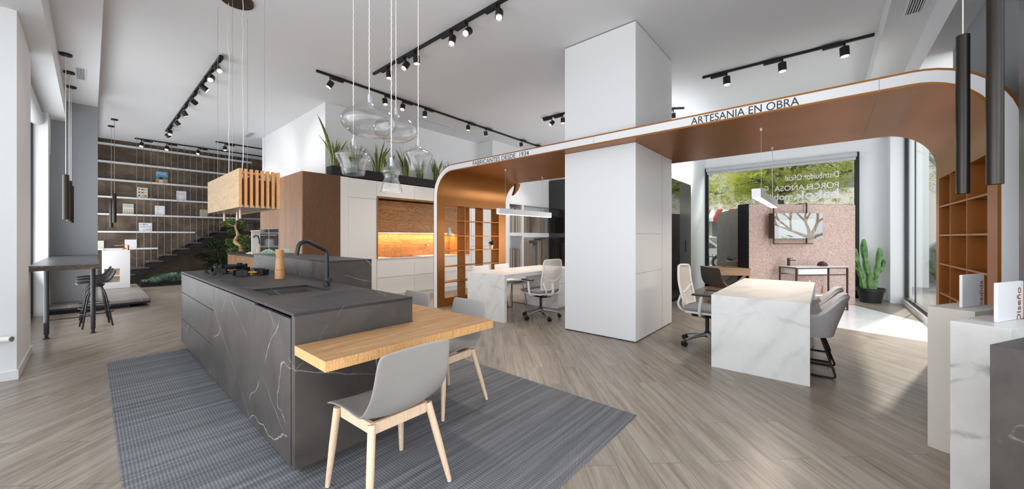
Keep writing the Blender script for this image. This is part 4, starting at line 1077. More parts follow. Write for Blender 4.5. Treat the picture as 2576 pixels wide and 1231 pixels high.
bm = B(); box(bm, .178, .19, 12.72, 13.22, 1.031, 1.075); box(bm, .19, .622, 13.2, 13.22, 1.031, 1.075); box(bm, .19, .622, 12.72, 12.735, 1.031, 1.045); box(bm, .61, .622, 12.735, 13.2, 1.031, 1.045); obj('basin', bm, M['potw'], va, world=True)
bt = thing('basin_tap', 'polished copper basin tap with a long flat lever on the white vanity', 'tap', (.555, 12.98, 1.045))
bm = B(); cyl(bm, (.585, 12.78, 1.046), (.585, 12.78, 1.159), .024, seg=20); cyl(bm, (.585, 12.78, 1.10), (.50, 12.80, 1.07), .014, seg=14); obj('body', bm, M['copper'], bt, world=True, smooth=True)
bm = B(); obox(bm, Vector((.49, 12.78, 1.165)), Vector((.12, 0, .006)), Vector((0, .014, 0)), Vector((0, 0, .007)), .003); obj('lever', bm, M['copper'], bt, world=True)

tbl = thing('bar_table', 'high dark slate bar table with gold veined edge on black tube legs', 'table', (-.2, 8.7, 0))
obj('top', box(B(), -.470, .072, 6.86, 10.71, .962, 1.016), M['goldstone'], tbl, world=True)
obj('top_surface', box(B(), -.470, .074, 6.855, 10.71, 1.0162, 1.021), M['slate'], tbl, world=True)
for x in (-.385, .022):
    bm = B(); cyl(bm, (x, 7.85, .06), (x, 7.85, .961), .024, seg=20); lg = obj('leg', bm, M['darkpl'], tbl, world=True, smooth=True)
    bm = B(); cyl(bm, (x, 7.85, 0), (x, 7.85, .008), .034, seg=20); cyl(bm, (x, 7.85, .008), (x, 7.85, .06), .017, seg=16); obj('foot', bm, M['darkpl'], lg, world=True, smooth=True)
bm = B(); cyl(bm, (-.36, 7.85, .245), (.0, 7.85, .245), .008, seg=10); obj('crossbar', bm, M['darkpl'], tbl, world=True, smooth=True)

def shell(width_f, prof, thick, mat, parent, nu=10, nv=8, sideup=None):
    """seat shell: prof = side-view points (y, z); width_f(t) half width; edges curl up by sideup(t)"""
    pts = [Vector((0, y, z)) for y, z in prof]
    L = [0]
    for a, b in zip(pts, pts[1:]): L.append(L[-1]+(b-a).length)
    bm = B(); G = []
    for i in range(len(pts)):
        t = L[i]/L[-1]; w_ = width_f(t); a = pts[max(0, i-1)]; b = pts[min(len(pts)-1, i+1)]; d = (b-a).normalized(); nr = Vector((0, -d.z, d.y))
        if nr.z < 0 and abs(nr.z) > .3: nr = -nr
        row = []
        for j in range(nv+1):
            s = j/nv*2-1
            k = (sideup(t) if sideup else 0)*abs(s)**2.4
            row.append(bm.verts.new(pts[i]+Vector((s*w_, 0, 0))+nr*k))
        G.append(row)
    for i in range(len(G)-1):
        for j in range(nv): bm.faces.new((G[i][j], G[i][j+1], G[i+1][j+1], G[i+1][j]))
    o = obj('seat_shell', bm, mat, parent, smooth=True); solid(o, thick); subsurf(o, 2); return o
# bar stools: black shell, splayed tube legs, foot ring
def stool_proto(lab):
    t = thing('bar_stool', lab, 'stool', (0, 0, 0), 0, 'black bar stools beside the slate table')
    prof = [(-.20, .655), (-.17, .672), (-.08, .668), (0, .655), (.08, .655), (.14, .69), (.175, .76), (.20, .84)]
    def wf(t): return (.14+.06*math.sin(PI*min(1, t*1.15)))*(1 if t < .6 else 1-(t-.6)*1.1)
    s = shell(wf, prof, .014, M['darkpl'], t, sideup=lambda t: .025*math.sin(PI*t))
    bm = B(); lathe(bm, [(0, .60), (.05, .60), (.075, .64), (.0, .64)], (0, .02, 0), 20); obj('hub', bm, M['darkpl'], t, smooth=True)
    for a in (PI/4, 3*PI/4, 5*PI/4, 7*PI/4):
        c, sn = math.cos(a), math.sin(a); bm = B()
        tube(bm, round_path([(c*.03, .02+sn*.03, .62), (c*.12, sn*.12, .50), (c*.215, sn*.215, .002)], .25, 6), .0105, 10); obj('leg', bm, M['black'], t, smooth=True)
    bm = B(); tube(bm, [(.175*math.cos(2*PI*k/28), .175*math.sin(2*PI*k/28), .21) for k in range(28)], .008, 8, closed=True); obj('foot_ring', bm, M['black'], t, smooth=True)
    return t
s0 = stool_proto('black bar stool nearest the front, directly behind the right table leg')
s0.location = (.055, 8.42, 0); s0.rotation_euler.z = -PI/2+.1
dup(s0, (.045, 9.05, 0), -PI/2+.08, 'middle one of the three black bar stools lined up at the slate table')
dup(s0, (.04, 9.66, 0), -PI/2+.06, 'rearmost of the three black bar stools, closest to the grey wall')

def tube_pendant(x, y, z0, z1, zc, r, lab, grp, cab=None, rose=True):
    t = thing('tube_pendant', lab, 'pendant lamp', (x, y, z0), 0, grp)
    bm = B(); lathe(bm, [(r*.93, z0), (r, z0), (r, z1-.004), (r-.004, z1), (0, z1), ], (x, y, 0), 32); lathe(bm, [(r*.93, z0), (r*.93, z0+.03), (0, z0+.03)], (x, y, 0), 32)
    obj('tube', bm, M['gunmetal'], t, world=True, smooth=True)
    bm = B(); cyl(bm, (x, y, z1), (x, y, zc), .0035 if r > .025 else .003, seg=8); obj('cable', bm, cab or M['cable'], t, world=True)
    if rose: bm = B(); cyl(bm, (x, y, zc-.025), (x, y, zc), .06, seg=28); obj('ceiling_rose', bm, M['blackm'], t, world=True, smooth=True)
    return t
g = 'black tube pendants over the slate table'
tube_pendant(-.225, 7.95, 1.60, 2.22, 3.89, .030, 'nearest and largest looking black tube pendant over the slate bar table', g)
tube_pendant(-.215, 8.78, 1.60, 2.22, 3.89, .030, 'middle black tube pendant over the slate table, half hidden by the nearest', g)
tube_pendant(-.215, 9.60, 1.60, 2.22, 3.89, .030, 'rearmost black tube pendant over the slate table', g)
g = 'black tube pendants in front of the stair wall'
tube_pendant(.365, 12.68, 1.70, 2.38, CEIL, .034, 'right one of the two black tube pendants above the white vanity', g, M['cablec'])
tube_pendant(.335, 13.50, 1.60, 2.32, CEIL, .034, 'left one of the two black tube pendants above the white vanity', g, M['cablec'])
g = 'black tube pendants at the right edge'
tube_pendant(3.604, -.655, 1.628, 2.63, 3.88, .030, 'left black tube pendant hanging in front of the portal curve', g)
tube_pendant(3.088, -.668, 1.628, 2.63, 3.88, .030, 'right black tube pendant, nearest the camera at the right edge', g)
# socket and spotlight on the left pillar
bm = B(); box(bm, -.4585, -.452, 6.60, 6.69, .33, .42, .002); o = obj('wall_socket', bm, M['lacquer']); tag(o, 'small white wall socket low on the side of the left pillar', 'socket')
t = thing('wall_spotlight', 'white tubular spotlight mounted low on the left pillar at the picture edge', 'spotlight', (-.55, 5.8, .58))
p = ony(12, 854, 5.70)
bm = B(); cyl(bm, (p.x-.10, 5.76, p.z-.01), (p.x+.04, 5.66, p.z), .027, seg=24); obj('tube', bm, M['potw'], t, world=True, smooth=True)
bm = B(); cyl(bm, (p.x+.0405, 5.6597, p.z), (p.x+.0425, 5.6583, p.z), .020, seg=24); obj('lens', bm, M['alum'], t, world=True)
bm = B(); cyl(bm, (p.x-.09, 5.829, p.z), (p.x-.09, 5.76, p.z), .012, seg=12); obj('bracket', bm, M['potw'], t, world=True)

# ================================================================== GLASS PENDANTS OVER THE TABLE
def gp(u, d, vt, vb, prof, lab, cab_top=CEIL):
    """blown glass pendant: prof (radius, height) in fractions of the body between top vt and bottom vb"""
    lat = (u-CX)/FPX*d; zt = EYE+(HY-vt)/FPX*d; zb = EYE+(HY-vb)/FPX*d; h = zt-zb
    c = LD(lat, d, 0)
    t = thing('glass_pendant', lab, 'pendant lamp', (c.x, c.y, zb), 0, 'clear blown glass pendants above the oak table')
    P = [Vector((r, 0, z*h)) for r, z in prof]
    sm = []
    n = len(P)
    for i in range(n-1):
        p0, p1, p2, p3 = P[max(0, i-1)], P[i], P[i+1], P[min(n-1, i+2)]
        for k in range(6):
            s = k/6; sm.append(.5*((2*p1)+(p2-p0)*s+(2*p0-5*p1+4*p2-p3)*s*s+(3*p1-p0-3*p2+p3)*s**3))
    sm.append(P[-1])
    bm = B(); lathe(bm, [(max(.002, v.x), v.z) for v in sm], (0, 0, 0), 48); obj('glass', bm, M['blown'], t, smooth=True)
    bm = B(); lathe(bm, [(max(.002, v.x-.004), v.z+(.003 if v.z < h*.2 else 0)) for v in sm], (0, 0, 0), 48); obj('inner_glass', bm, M['blown'], t, smooth=True)
    bm = B(); tw = []
    L = cab_top-zt
    for k in range(int(L/.01)):
        z = h-.02+k*.01; tw.append((.0012*math.cos(k*1.3), .0012*math.sin(k*1.3), z))
    tube(bm, tw, .0027, 6); obj('cable', bm, M['cable'], t)
    bm = B(); cyl(bm, (0, 0, h-.05), (0, 0, h+.002), .009, seg=12); obj('lamp_holder', bm, M['frostg'], t, smooth=True)
    return t
M['frostg'] = plain('pale_grey_holder', srgb(196, 200, 204), .4)
disc = [(.045, .0), (.10, .03), (.165, .20), (.178, .36), (.15, .55), (.07, .66), (.035, .73), (.02, .86), (.016, 1.0)]
bell = [(.068, .0), (.074, .05), (.085, .25), (.115, .48), (.112, .56), (.075, .65), (.03, .74), (.017, .86), (.014, 1.0)]
hour = [(.068, .0), (.069, .05), (.058, .25), (.046, .40), (.049, .50), (.061, .58), (.055, .66), (.028, .80), (.014, .92), (.013, 1.0)]
gp(929, 2.45, 240, 343, disc, 'large flattened disc glass pendant, upper left of the cluster')
gp(996, 2.85, 273, 356, [(r*.95, z) for r, z in disc], 'smaller flattened disc glass pendant, right of and behind the large disc')
gp(889, 2.7, 350, 441, [(r*1.08, z) for r, z in bell], 'bell shaped glass pendant at the lower left of the cluster')
gp(1052, 2.75, 351, 434, [(r*.93, z) for r, z in bell], 'bell shaped glass pendant at the right of the cluster')
gp(984.5, 2.25, 398, 485, [(r*.94, z) for r, z in hour], 'waisted hourglass shaped glass pendant, lowest of the cluster')

# ================================================================== TRACK LIGHTS
def track(name, p0, p1, lab, z=CEIL):
    bm = B(); a = Vector((p0[0], p0[1], z-.018)); b = Vector((p1[0], p1[1], z-.018)); d = (b-a); n = Vector((-d.y, d.x, 0)).normalized()
    obox(bm, (a+b)/2, d/2, n*.017, Vector((0, 0, .018))); o = obj('lighting_track', bm, M['black']); return tag(o, lab, 'lighting track')
SPOTS = []
def head(x, y, dirv, aim, lab, grp, z=CEIL-.036, s=1.0, lamp=None):
    """driver box along the track, stem, cylindrical head aimed along aim"""
    d = Vector((dirv[0], dirv[1], 0)).normalized(); n = Vector((-d.y, d.x, 0))
    t = thing('track_spotlight', lab, 'spotlight', (x, y, z), 0, grp)
    bm = B(); obox(bm, Vector((x, y, z-.012))-d*.08, d*.10*s, n*.026, Vector((0, 0, .026)), .003); obj('driver_box', bm, M['black'], t, world=True)
    st_ = Vector((x, y, z-.03))+d*.045
    bm = B(); cyl(bm, st_+Vector((0, 0, .03)), st_-Vector((0, 0, .02)), .012, seg=10); cyl(bm, st_-Vector((0, 0, .015)), st_-Vector((0, 0, .06)), .006, seg=8); obj('stem', bm, M['black'], t, world=True)
    a = Vector(aim).normalized(); c = st_-Vector((0, 0, .105)); R_ = .047*s
    bm = B(); cyl(bm, c-a*.055*s, c+a*.055*s, R_, seg=26); hd_ = obj('head', bm, M['black'], t, world=True, smooth=True)
    e = c+a*.0555*s
    bm = B()
    cyl(bm, e, e+a*.004, R_*.98, R_*.98, 26, cap=False); cyl(bm, e+a*.0005, e+a*.001, R_*.80, seg=26)
    obj('lens', bm, M['lens'], hd_, world=True)
    if lamp: SPOTS.append((e+a*.03, a, lamp))
rn = random.Random(21)
track('t', (1.30, 7.02), (1.28, 13.0), 'black ceiling track running back above the left of the kitchen island')
ys = (7.12, 7.62, 8.2, 9.17, 10.2, 11.2, 12.35, 12.75)
nm = ['first, nearest', 'second', 'third', 'fourth', 'fifth', 'sixth', 'seventh', 'rearmost']
aims = [(.25, -.8, -.75), (-.3, -.7, -.8), (.9, -.1, -.6), (.6, .4, -.35), (.5, .1, -.9), (.7, .1, -.8), (-.1, -.5, -1), (.5, .1, -.5)]
for y, n_, a in zip(ys, nm, aims): head(1.295, y, (0, 1), a, n_+' black spotlight on the left ceiling track leading to the stair', 'spotlights on the left track', lamp=50)
track('t', (3.13, 5.80), (3.15, 2.0), 'black ceiling track crossing the top centre of the picture')
for y, n_, a in zip((5.36, 4.89, 4.61, 3.80, 3.50, 2.95), ('leftmost', 'second', 'third', 'fourth', 'fifth', 'rightmost'), ((0, 0, -1), (-.5, .1, -.8), (.1, 0, -1), (-.3, -.1, -1), (-.7, -.1, -.7), (-.35, -.25, -.9))):
    head(3.135, y, (0, -1), a, n_+' black spotlight on the top centre ceiling track, counted from the left', 'spotlights on the top centre track', lamp=80)
track('t', (2.45, 6.41), (9.0, 6.62), 'long thin black ceiling track behind the glass pendants, ending behind the portal')
for x, n_, a in zip((2.72, 3.75, 4.14, 4.68, 5.93, 6.53, 7.96, 8.70), nm, ((-.4, .2, -.8), (.05, -.2, -1), (-.3, -.2, -.9), (0, 0, -1), (0, 0, -1), (.3, .1, -.9), (.3, 0, -.9), (0, 0, -1))):
    head(x, 6.41+.03*(x-2.4)/2, (-1, 0), a, n_+' black spotlight on the long track behind the glass pendants, from the left', 'spotlights on the long track', lamp=80)
track('t', (6.93, 1.62), (6.99, -.50), 'short black ceiling track above the portal lettering on the right')
for y, n_, k in zip((1.30, .553, -.153), ('left', 'middle', 'right'), range(3)): head(6.94, y, (0, -1), (0, -.05, -1), n_+' black spotlight on the track above the portal at the upper right', 'spotlights on the upper right track', s=1.15, lamp=90)
track('t', (6.90, 5.0), (6.90, 3.0), 'black ceiling track mostly hidden behind the white column')
head(6.9, 4.80, (0, -1), (-.6, .35, -.7), 'tilted black spotlight just left of the white column, further from it', 'spotlights beside the white column', lamp=80)
head(6.9, 4.50, (0, -1), (0, 0, -1), 'upright black spotlight cut off by the left edge of the white column', 'spotlights beside the white column', lamp=80)
track('t', (7.9, 2.9), (8.3, 2.3), 'short black track seen between the white column and the portal edge')
head(8.15, 2.52, (.4, -.6), (.3, 0, -1), 'black spotlight peeking out right of the white column above the portal', 'spotlights beside the white column')
track('t', (.80, 14.6), (3.9, 14.6), 'thin black track on the ceiling close to the stair wall')
for x, n_ in zip((.98, 1.50, 2.20), ('left', 'middle', 'right')): head(x, 14.6, (-1, 0), (-.15, -.3, -.8), n_+' black spotlight on the track in front of the dark stair wall', 'spotlights by the stair wall', lamp=90)
track('t', (2.36, 13.35), (4.0, 13.35), 'thin black track on the ceiling at the end of the kitchen wall')
head(2.62, 13.35, (-1, 0), (0, -.2, -.9), 'single black spotlight on the short track above the cooker hood cables', 'spotlights by the stair wall', lamp=80)
for k, (p, a, e) in enumerate(SPOTS):
    l = light('spot_lamp', 'SPOT', p, (0, 0, 0), e, (1, .93, .84), spot=1.35, blend=.8)
    l.rotation_euler = a.to_track_quat('-Z', 'Y').to_euler()

# ================================================================== DINING CHAIRS
def dining_proto(name, lab, cat, grp, shellm, legm):
    t = thing(name, lab, cat, (0, 0, 0), 0, grp)
    # faces +y; front edge at +y, back rises at -y
    prof = [(.235, .425), (.215, .445), (.12, .452), (0, .442), (-.10, .436), (-.165, .455), (-.20, .51), (-.222, .60), (-.243, .70), (-.262, .79), (-.266, .805)]
    def wf(t): return .238-.05*max(0, (t-.45))*1.0-.02*(1 if t > .99 or t < .01 else 0)
    def su(t): return .045*math.exp(-((t-.36)/.22)**2)+.012
    shell(wf, prof, .012, shellm, t, sideup=su)
    legs = [(.19, .185, .225, .225), (-.19, .185, -.225, .225), (.165, -.135, .235, -.235), (-.165, -.135, -.235, -.235)]
    for (xa, ya, xb, yb) in legs:
        bm = B(); tube(bm, [(xa, ya, .43), (xa+(xb-xa)*.5, ya+(yb-ya)*.5, .22), (xb, yb, .006)], [.020, .019, .013], 14); l = obj('leg', bm, legm, t, smooth=True)
        bm = B(); cyl(bm, (xb, yb, 0), (xb, yb, .007), .011, seg=12); obj('glide', bm, M['potw'], l, smooth=True)
    bm = B()
    for (a, b) in (((.17, .17), (-.17, .17)), ((.155, -.125), (-.155, -.125)), ((.17, .17), (.155, -.125)), ((-.17, .17), (-.155, -.125))):
        A = Vector((a[0], a[1], .404)); C_ = Vector((b[0], b[1], .404)); d = C_-A; n_ = Vector((-d.y, d.x, 0)).normalized()*.011
        obox(bm, (A+C_)/2, d/2, n_, Vector((0, 0, .028)), .002)
    obj('seat_frame', bm, legm, t)
    return t
c0 = dining_proto('dining_chair', 'nearest grey shell dining chair, its back to the camera at the oak table', 'chair', 'grey shell chairs at the oak table', M['shell'], M['ashleg'])
c0.location = (1.06, 1.81, .006); c0.rotation_euler.z = 0
dup(c0, (1.905, 2.36, .006), math.radians(92), 'grey shell dining chair at the right side of the oak table, legs on the rug')
dup(c0, (1.88, 3.12, 0.006), math.radians(90), 'grey shell dining chair furthest back, only its backrest top showing beside the island')

# ================================================================== OFFICE CHAIRS
def office_proto(lab):
    t = thing('office_chair', lab, 'chair', (0, 0, 0), 0, 'white mesh back office chairs')
    # faces +y
    for k in range(5):
        a = math.radians(90+72*k+18); c, s = math.cos(a), math.sin(a); bm = B()
        tube(bm, [(c*.03, s*.03, .135), (c*.16, s*.16, .115), (c*.30, s*.30, .078)], [.026, .020, .014], 10); ar = obj('base_arm', bm, M['alum'], t, smooth=True)
        bm = B(); cyl(bm, (c*.30, s*.30, .04), (c*.30, s*.30, .085), .008, seg=10); n_ = Vector((-s, c, 0))
        for q_ in (-1, 1): cyl(bm, Vector((c*.315, s*.315, .03))+n_*.006*q_, Vector((c*.315, s*.315, .03))+n_*.026*q_, .030, seg=20)
        obj('castor', bm, M['blackm'], ar, smooth=True)
    bm = B(); cyl(bm, (0, 0, .10), (0, 0, .17), .03, seg=18); cyl(bm, (0, 0, .17), (0, 0, .36), .022, seg=18); obj('gas_column', bm, M['darkpl'], t, smooth=True)
    bm = B(); box(bm, -.10, .10, -.16, .14, .355, .41, .015); cyl(bm, (.10, .02, .38), (.20, .04, .385), .007, seg=8); box(bm, .19, .23, .02, .06, .378, .39, .002); obj('mechanism', bm, M['blackm'], t)
    bm = B(); box(bm, -.22, .22, -.20, .24, .41, .445, .03, seg=2); p_ = obj('seat_pan', bm, M['shellw'], t, smooth=True)
    bm = B(); box(bm, -.235, .235, -.215, .262, .445, .487, .018, seg=3); obj('seat_cushion', bm, M['cushion'], t, smooth=True)
    # back frame, leaning back toward -y
    def bp(x, z, off=0): return Vector((x, -.235-.10*max(0, (z-.5))/.5*.9-.035*math.sin(PI*min(1, max(0, (z-.48)/.5)))+.045*(abs(x)/.2)**2+off, z))
    zt, zb = .985, .50
    out = [bp(-.18, zb), bp(-.215, .62), bp(-.21, .8), bp(-.195, zt), bp(0, zt+.008), bp(.195, zt), bp(.21, .8), bp(.215, .62), bp(.18, zb), bp(0, zb-.005)]
    bm = B(); tube(bm, round_path([*out, out[0]], .05, 4), .014, 8)
    tube(bm, [bp(-.212, .73), bp(-.07, .645), bp(0, .635), bp(.07, .645), bp(.212, .73)], .011, 8)
    tube(bm, [bp(0, .635), bp(0, .50)], .013, 8); obj('back_frame', bm, M['shellw'], t, smooth=True)
    bm = B(); G = []
    for i in range(9):
        z = zb+(zt-zb)*i/8; G.append([bm.verts.new(bp((j/6*2-1)*.195, z)) for j in range(7)])
    for i in range(8):
        for j in range(6): bm.faces.new((G[i][j], G[i][j+1], G[i+1][j+1], G[i+1][j]))
    obj('mesh_back', bm, M['mesh'], t, smooth=True)
    bm = B(); tube(bm, round_path([(0, -.05, .40), (0, -.20, .395), (0, -.29, .45), (0, -.275, .60)], .08, 5), .022, 10)
    for s in (-1, 1): tube(bm, round_path([(s*.06, -.15, .405), (s*.13, -.26, .42), (s*.17, -.30, .50), (s*.19, -.25, .62)], .06, 4), .014, 8)
    obj('back_support', bm, M['shellw'], t, smooth=True)
    for s in (-1, 1):
        bm = B(); tube(bm, round_path([(s*.12, 0, .40), (s*.262, -.01, .40), (s*.275, .0, .52), (s*.27, .02, .645)], .05, 4), [.018]*0 or .019, 8); ap = obj('armrest', bm, M['shellw'], t, smooth=True)
        bm = B(); box(bm, s*.27-.042, s*.27+.042, -.09, .15, .645, .668, .012, seg=2); obj('arm_pad', bm, M['darkpl'], ap, smooth=True)
    return t
def meshmat():
    m = bpy.data.materials.new('chair_mesh'); m.use_nodes = True; t = m.node_tree; p_ = t.nodes['Principled BSDF']
    p_.inputs['Base Color'].default_value = srgb(228, 222, 216); p_.inputs['Roughness'].default_value = .8
    p_.inputs['Alpha'].default_value = .72; return m
M['mesh'] = meshmat()
o0 = office_proto('white office chair with mesh back standing at the left marble desk')
o0.location = (4.96, 3.64, 0); o0.rotation_euler.z = math.radians(-10)
dup(o0, (5.06, 1.13, 0), math.radians(176), 'white office chair with mesh back tucked behind the right marble desk')

# ================================================================== MARBLE DESKS
def desk(name, lab, x0, x1, y0, y1, zt, drawers):
    t = thing(name, lab, 'desk', ((x0+x1)/2, (y0+y1)/2, 0)); th = .06
    bm = B(); v_ = [(x0, 0), (x0+.055, 0), (x0+.055, zt-th), (x1-.055, zt-th), (x1-.055, 0), (x1, 0), (x1, zt), (x0, zt)]
    A_ = [bm.verts.new((p, y0, q_)) for p, q_ in v_]; C_ = [bm.verts.new((p, y1, q_)) for p, q_ in v_]
    bm.faces.new(A_); bm.faces.new(C_[::-1])
    for i in range(8): bm.faces.new((A_[i], A_[(i+1) % 8], C_[(i+1) % 8], C_[i]))
    obj('marble_frame', bm, M['white_marble'], t, world=True)
    obj('drawer_body', box(B(), x1-.60, x1-.056, y0+.02, y1-.08, .0, zt-th-.001), M['white_marble'], t, world=True)
    for k in range(drawers):
        a = .03+k*(zt-th-.04)/drawers; obj('drawer', box(B(), x1-.60, x1-.058, y0, y0+.019, a, a+(zt-th-.04)/drawers-.005), M['lacquer'], t, world=True)
    return t
desk('desk', 'white marble desk on the left under the lit portal shelves', 4.265, 6.38, 3.84, 4.70, .755, 3)
desk('desk', 'white marble desk on the right with a broad end panel facing the camera', 4.25, 6.31, .11, .91, .752, 3)

# guest chairs at the left desk: white shells on black wire frames
def wirechair(lab):
    t = thing('guest_chair', lab, 'chair', (0, 0, 0), 0, 'white guest chairs at the left desk')
    prof = [(.23, .43), (.20, .455), (.10, .455), (0, .445), (-.12, .44), (-.18, .46), (-.215, .52), (-.24, .62), (-.262, .72), (-.27, .80), (-.27, .81)]
    shell(lambda t: .225-.035*max(0, t-.5), prof, .014, M['shellw'], t, sideup=lambda t: .04*math.exp(-((t-.36)/.22)**2)+.012)
    bm = B(); box(bm, -.19, .19, -.16, .20, .455, .475, .008); obj('seat_pad', bm, M['cushion'], t)
    for s in (-1, 1):
        bm = B(); tube(bm, round_path([(s*.15, .16, .435), (s*.22, .23, .01), (s*.22, -.23, .01), (s*.15, -.14, .435)], .04, 4), .0065, 8); obj('wire_leg', bm, M['blackm'], t, smooth=True)
    bm = B(); cyl(bm, (-.15, .16, .432), (.15, .16, .432), .006, seg=8); cyl(bm, (-.15, -.14, .428), (.15, -.14, .428), .006, seg=8); obj('crossbar', bm, M['blackm'], t)
    return t
g0 = wirechair('white shell guest chair behind the left desk, the one nearer the portal leg')
g0.location = (4.95, 4.78, 0); g0.rotation_euler.z = PI
dup(g0, (5.52, 4.78, 0), PI-.05, 'white shell guest chair behind the left desk, the one further right')

# upholstered armchairs at the right desk
def armchair(lab):
    t = thing('armchair', lab, 'chair', (0, 0, 0), 0, 'grey upholstered armchairs at the right desk')
    bm = B(); N = 28; A0, A1 = math.radians(-38), math.radians(218)
    ext = []; 
    for i in range(N+1):
        a = A0+(A1-A0)*i/N                      # 90 deg = back (-y side after flip)
        c, s = math.cos(a), math.sin(a); back = max(0, s)
        ztop = .60+.20*min(1, max(0, (s-.25)/.6))**1.3
        ro = (.285, .265); ri = (.235, .215); lean = .06
        k = ztop
        def P_(rx, ry, z): 
            f = .74+.26*min(1, (z-.36)/.26)
            return Vector((c*rx*f, -(s*ry*f)-(lean*max(0, z-.5)/.3*back), z))
        ext.append([bm.verts.new(P_(ro[0], ro[1], .37)), bm.verts.new(P_(ro[0], ro[1], .48)), bm.verts.new(P_(ro[0], ro[1], ztop-.03)), bm.verts.new(P_((ro[0]+ri[0])/2, (ro[1]+ri[1])/2, ztop)), bm.verts.new(P_(ri[0], ri[1], ztop-.03)), bm.verts.new(P_(ri[0], ri[1], .44))])
    for i in range(N):
        for j in range(5): bm.faces.new((ext[i][j], ext[i][j+1], ext[i+1][j+1], ext[i+1][j]))
    for e in (ext[0], ext[-1]): bm.faces.new(e)
    bv = [e[0] for e in ext]; bm.faces.new(bv)
    o = obj('upholstered_shell', bm, M['fabric'], t, smooth=True); 
    bm = B(); lathe(bm, [(0, .37), (.19, .37), (.225, .41), (.222, .455), (.19, .478), (0, .482)], (0, .0, 0), 32); bm.transform(Matrix.Translation((0, .03, 0)) @ Matrix.Diagonal((1, 1.02, 1, 1))); obj('seat_cushion', bm, M['fabric'], t, smooth=True)
    for s in (-1, 1):
        bm = B(); tube(bm, round_path([(s*.13, .10, .372), (s*.225, .235, .009), (s*.225, -.215, .009), (s*.13, -.10, .372)], .04, 5), .009, 10); obj('sled_leg', bm, M['blackm'], t, smooth=True)
    bm = B(); cyl(bm, (-.222, .12, .012), (.222, .12, .012), .007, seg=8); cyl(bm, (-.14, 0, .362), (.14, 0, .362), .008, seg=8); obj('crossbar', bm, M['blackm'], t)
    return t
a0 = armchair('grey upholstered armchair with black sled legs nearest the camera at the right desk')
a0.location = (4.84, .14, 0); a0.rotation_euler.z = 0
dup(a0, (5.42, .17, 0), 0.0, 'grey upholstered armchair further back at the right desk, mostly hidden')

# linear pendants
def linear(name, x0, x1, y, z0, z1, lab, wx):
    t = thing(name, lab, 'pendant lamp', ((x0+x1)/2, y, z0), 0, 'white linear pendant lamps under the portal')
    obj('housing', box(B(), x0, x1, y-.04, y+.04, z0+.003, z1, .001), M['lacquer'], t, world=True)
    obj('diffuser', box(B(), x0+.01, x1-.01, y-.034, y+.034, z0, z0+.0025), M['led'], t, world=True)
    for x in wx:
        bm = B(); cyl(bm, (x, y, z1), (x, y, 2.555), .0016, seg=6); obj('wire', bm, M['alum'], t, world=True)
        bm = B(); cyl(bm, (x, y, 2.545), (x, y, 2.5745), .012, seg=12); obj('ceiling_fixing', bm, M['potw'], t, world=True)
    bm = B(); x = wx[1]; tube(bm, round_path([(x+.06, y+.01, 2.574), (x+.05, y, 2.4), (x+.02, y+.01, 2.2), (x+.04, y, 2.0), (x+.03, y, z1)], .1, 4), .003, 6); obj('cable', bm, M['cable'], t, world=True, smooth=True)
linear('linear_pendant', 4.66, 6.25, 4.35, 1.765, 1.865, 'white linear pendant lamp over the left marble desk', (4.86, 5.97))
linear('linear_pendant', 4.52, 6.25, .55, 1.765, 1.86, 'white linear pendant lamp over the right marble desk, seen nearly end on', (4.9, 6.03))
light('linear_lamp', 'AREA', (5.45, 4.35, 1.755), (0, 0, 0), 17, (1, .84, .68), (1.5, .06))
light('linear_lamp', 'AREA', (5.38, .55, 1.755), (0, 0, 0), 17, (1, .84, .68), (1.6, .06))

# ================================================================== WARDROBE, FAR DESK, DISPLAY
wd = thing('wardrobe', 'tall anthracite wardrobe with mirrored and lacquered doors beyond the white column', 'wardrobe', (8.4, 2.48, 0))
obj('body', box(B(), 7.1, 9.29, 2.442, 2.535, 0, 2.70), M['wardrobe'], wd, world=True)
for x0, x1, m in ((7.1, 7.72, 'wardglass'), (7.724, 8.42, 'wardglass'), (8.424, 9.28, 'wardrobe')):
    d_ = obj('door', box(B(), x0, x1, 2.42, 2.44, .08, 2.695), M[m], wd, world=True)
    if x1 > 8: obj('handle_slot', box(B(), (x0+x1)/2-.02 if x1 > 9 else x0+.28, (x0+x1)/2+.02 if x1 > 9 else x0+.32, 2.415, 2.4195, 1.02, 1.28), M['blackm'], d_, world=True)
obj('plinth', box(B(), 7.1, 9.27, 2.43, 2.441, 0, .078), M['blackm'], wd, world=True)
# local frame of the turned bathroom display: u along the panel, w away from the camera
TH = math.radians(6.0)
def DP(o, u, w_, z): 
    return LD(o[0]+u*math.cos(TH)-w_*math.sin(TH), o[1]+u*math.sin(TH)+w_*math.cos(TH), z)
DU = (RT*math.cos(TH)+FW*math.sin(TH)); DW = (-RT*math.sin(TH)+FW*math.cos(TH))
def dbox(bm, o, u0, u1, w0, w1, z0, z1, bev=0):
    c = DP(o, (u0+u1)/2, (w0+w1)/2, (z0+z1)/2); return obox(bm, c, DU*(u1-u0)/2, DW*(w1-w0)/2, Vector((0, 0, (z1-z0)/2)), bev)
PO = (4.6, 7.06)
dp = thing('display_wall', 'freestanding display wall with a pink mosaic face and black side', 'display wall', tuple(DP(PO, 1.15, .15, 0)), YAW-PI/2+TH)
obj('core', dbox(B(), PO, 0, 2.315, .012, .30, .004, 2.01), M['blackm'], dp, world=True)
obj('mosaic_face', dbox(B(), PO, .004, 2.300, 0, .0115, .005, 2.004), M['mosaic'], dp, world=True)
obj('taupe_wing', obox(B(), (LD(4.72, 7.42)+LD(5.24, 9.25))/2+Vector((0, 0, .985)), (LD(5.24, 9.25)-LD(4.72, 7.42))/2, DU*.03, Vector((0, 0, .98))), M['taupe'], dp, world=True)
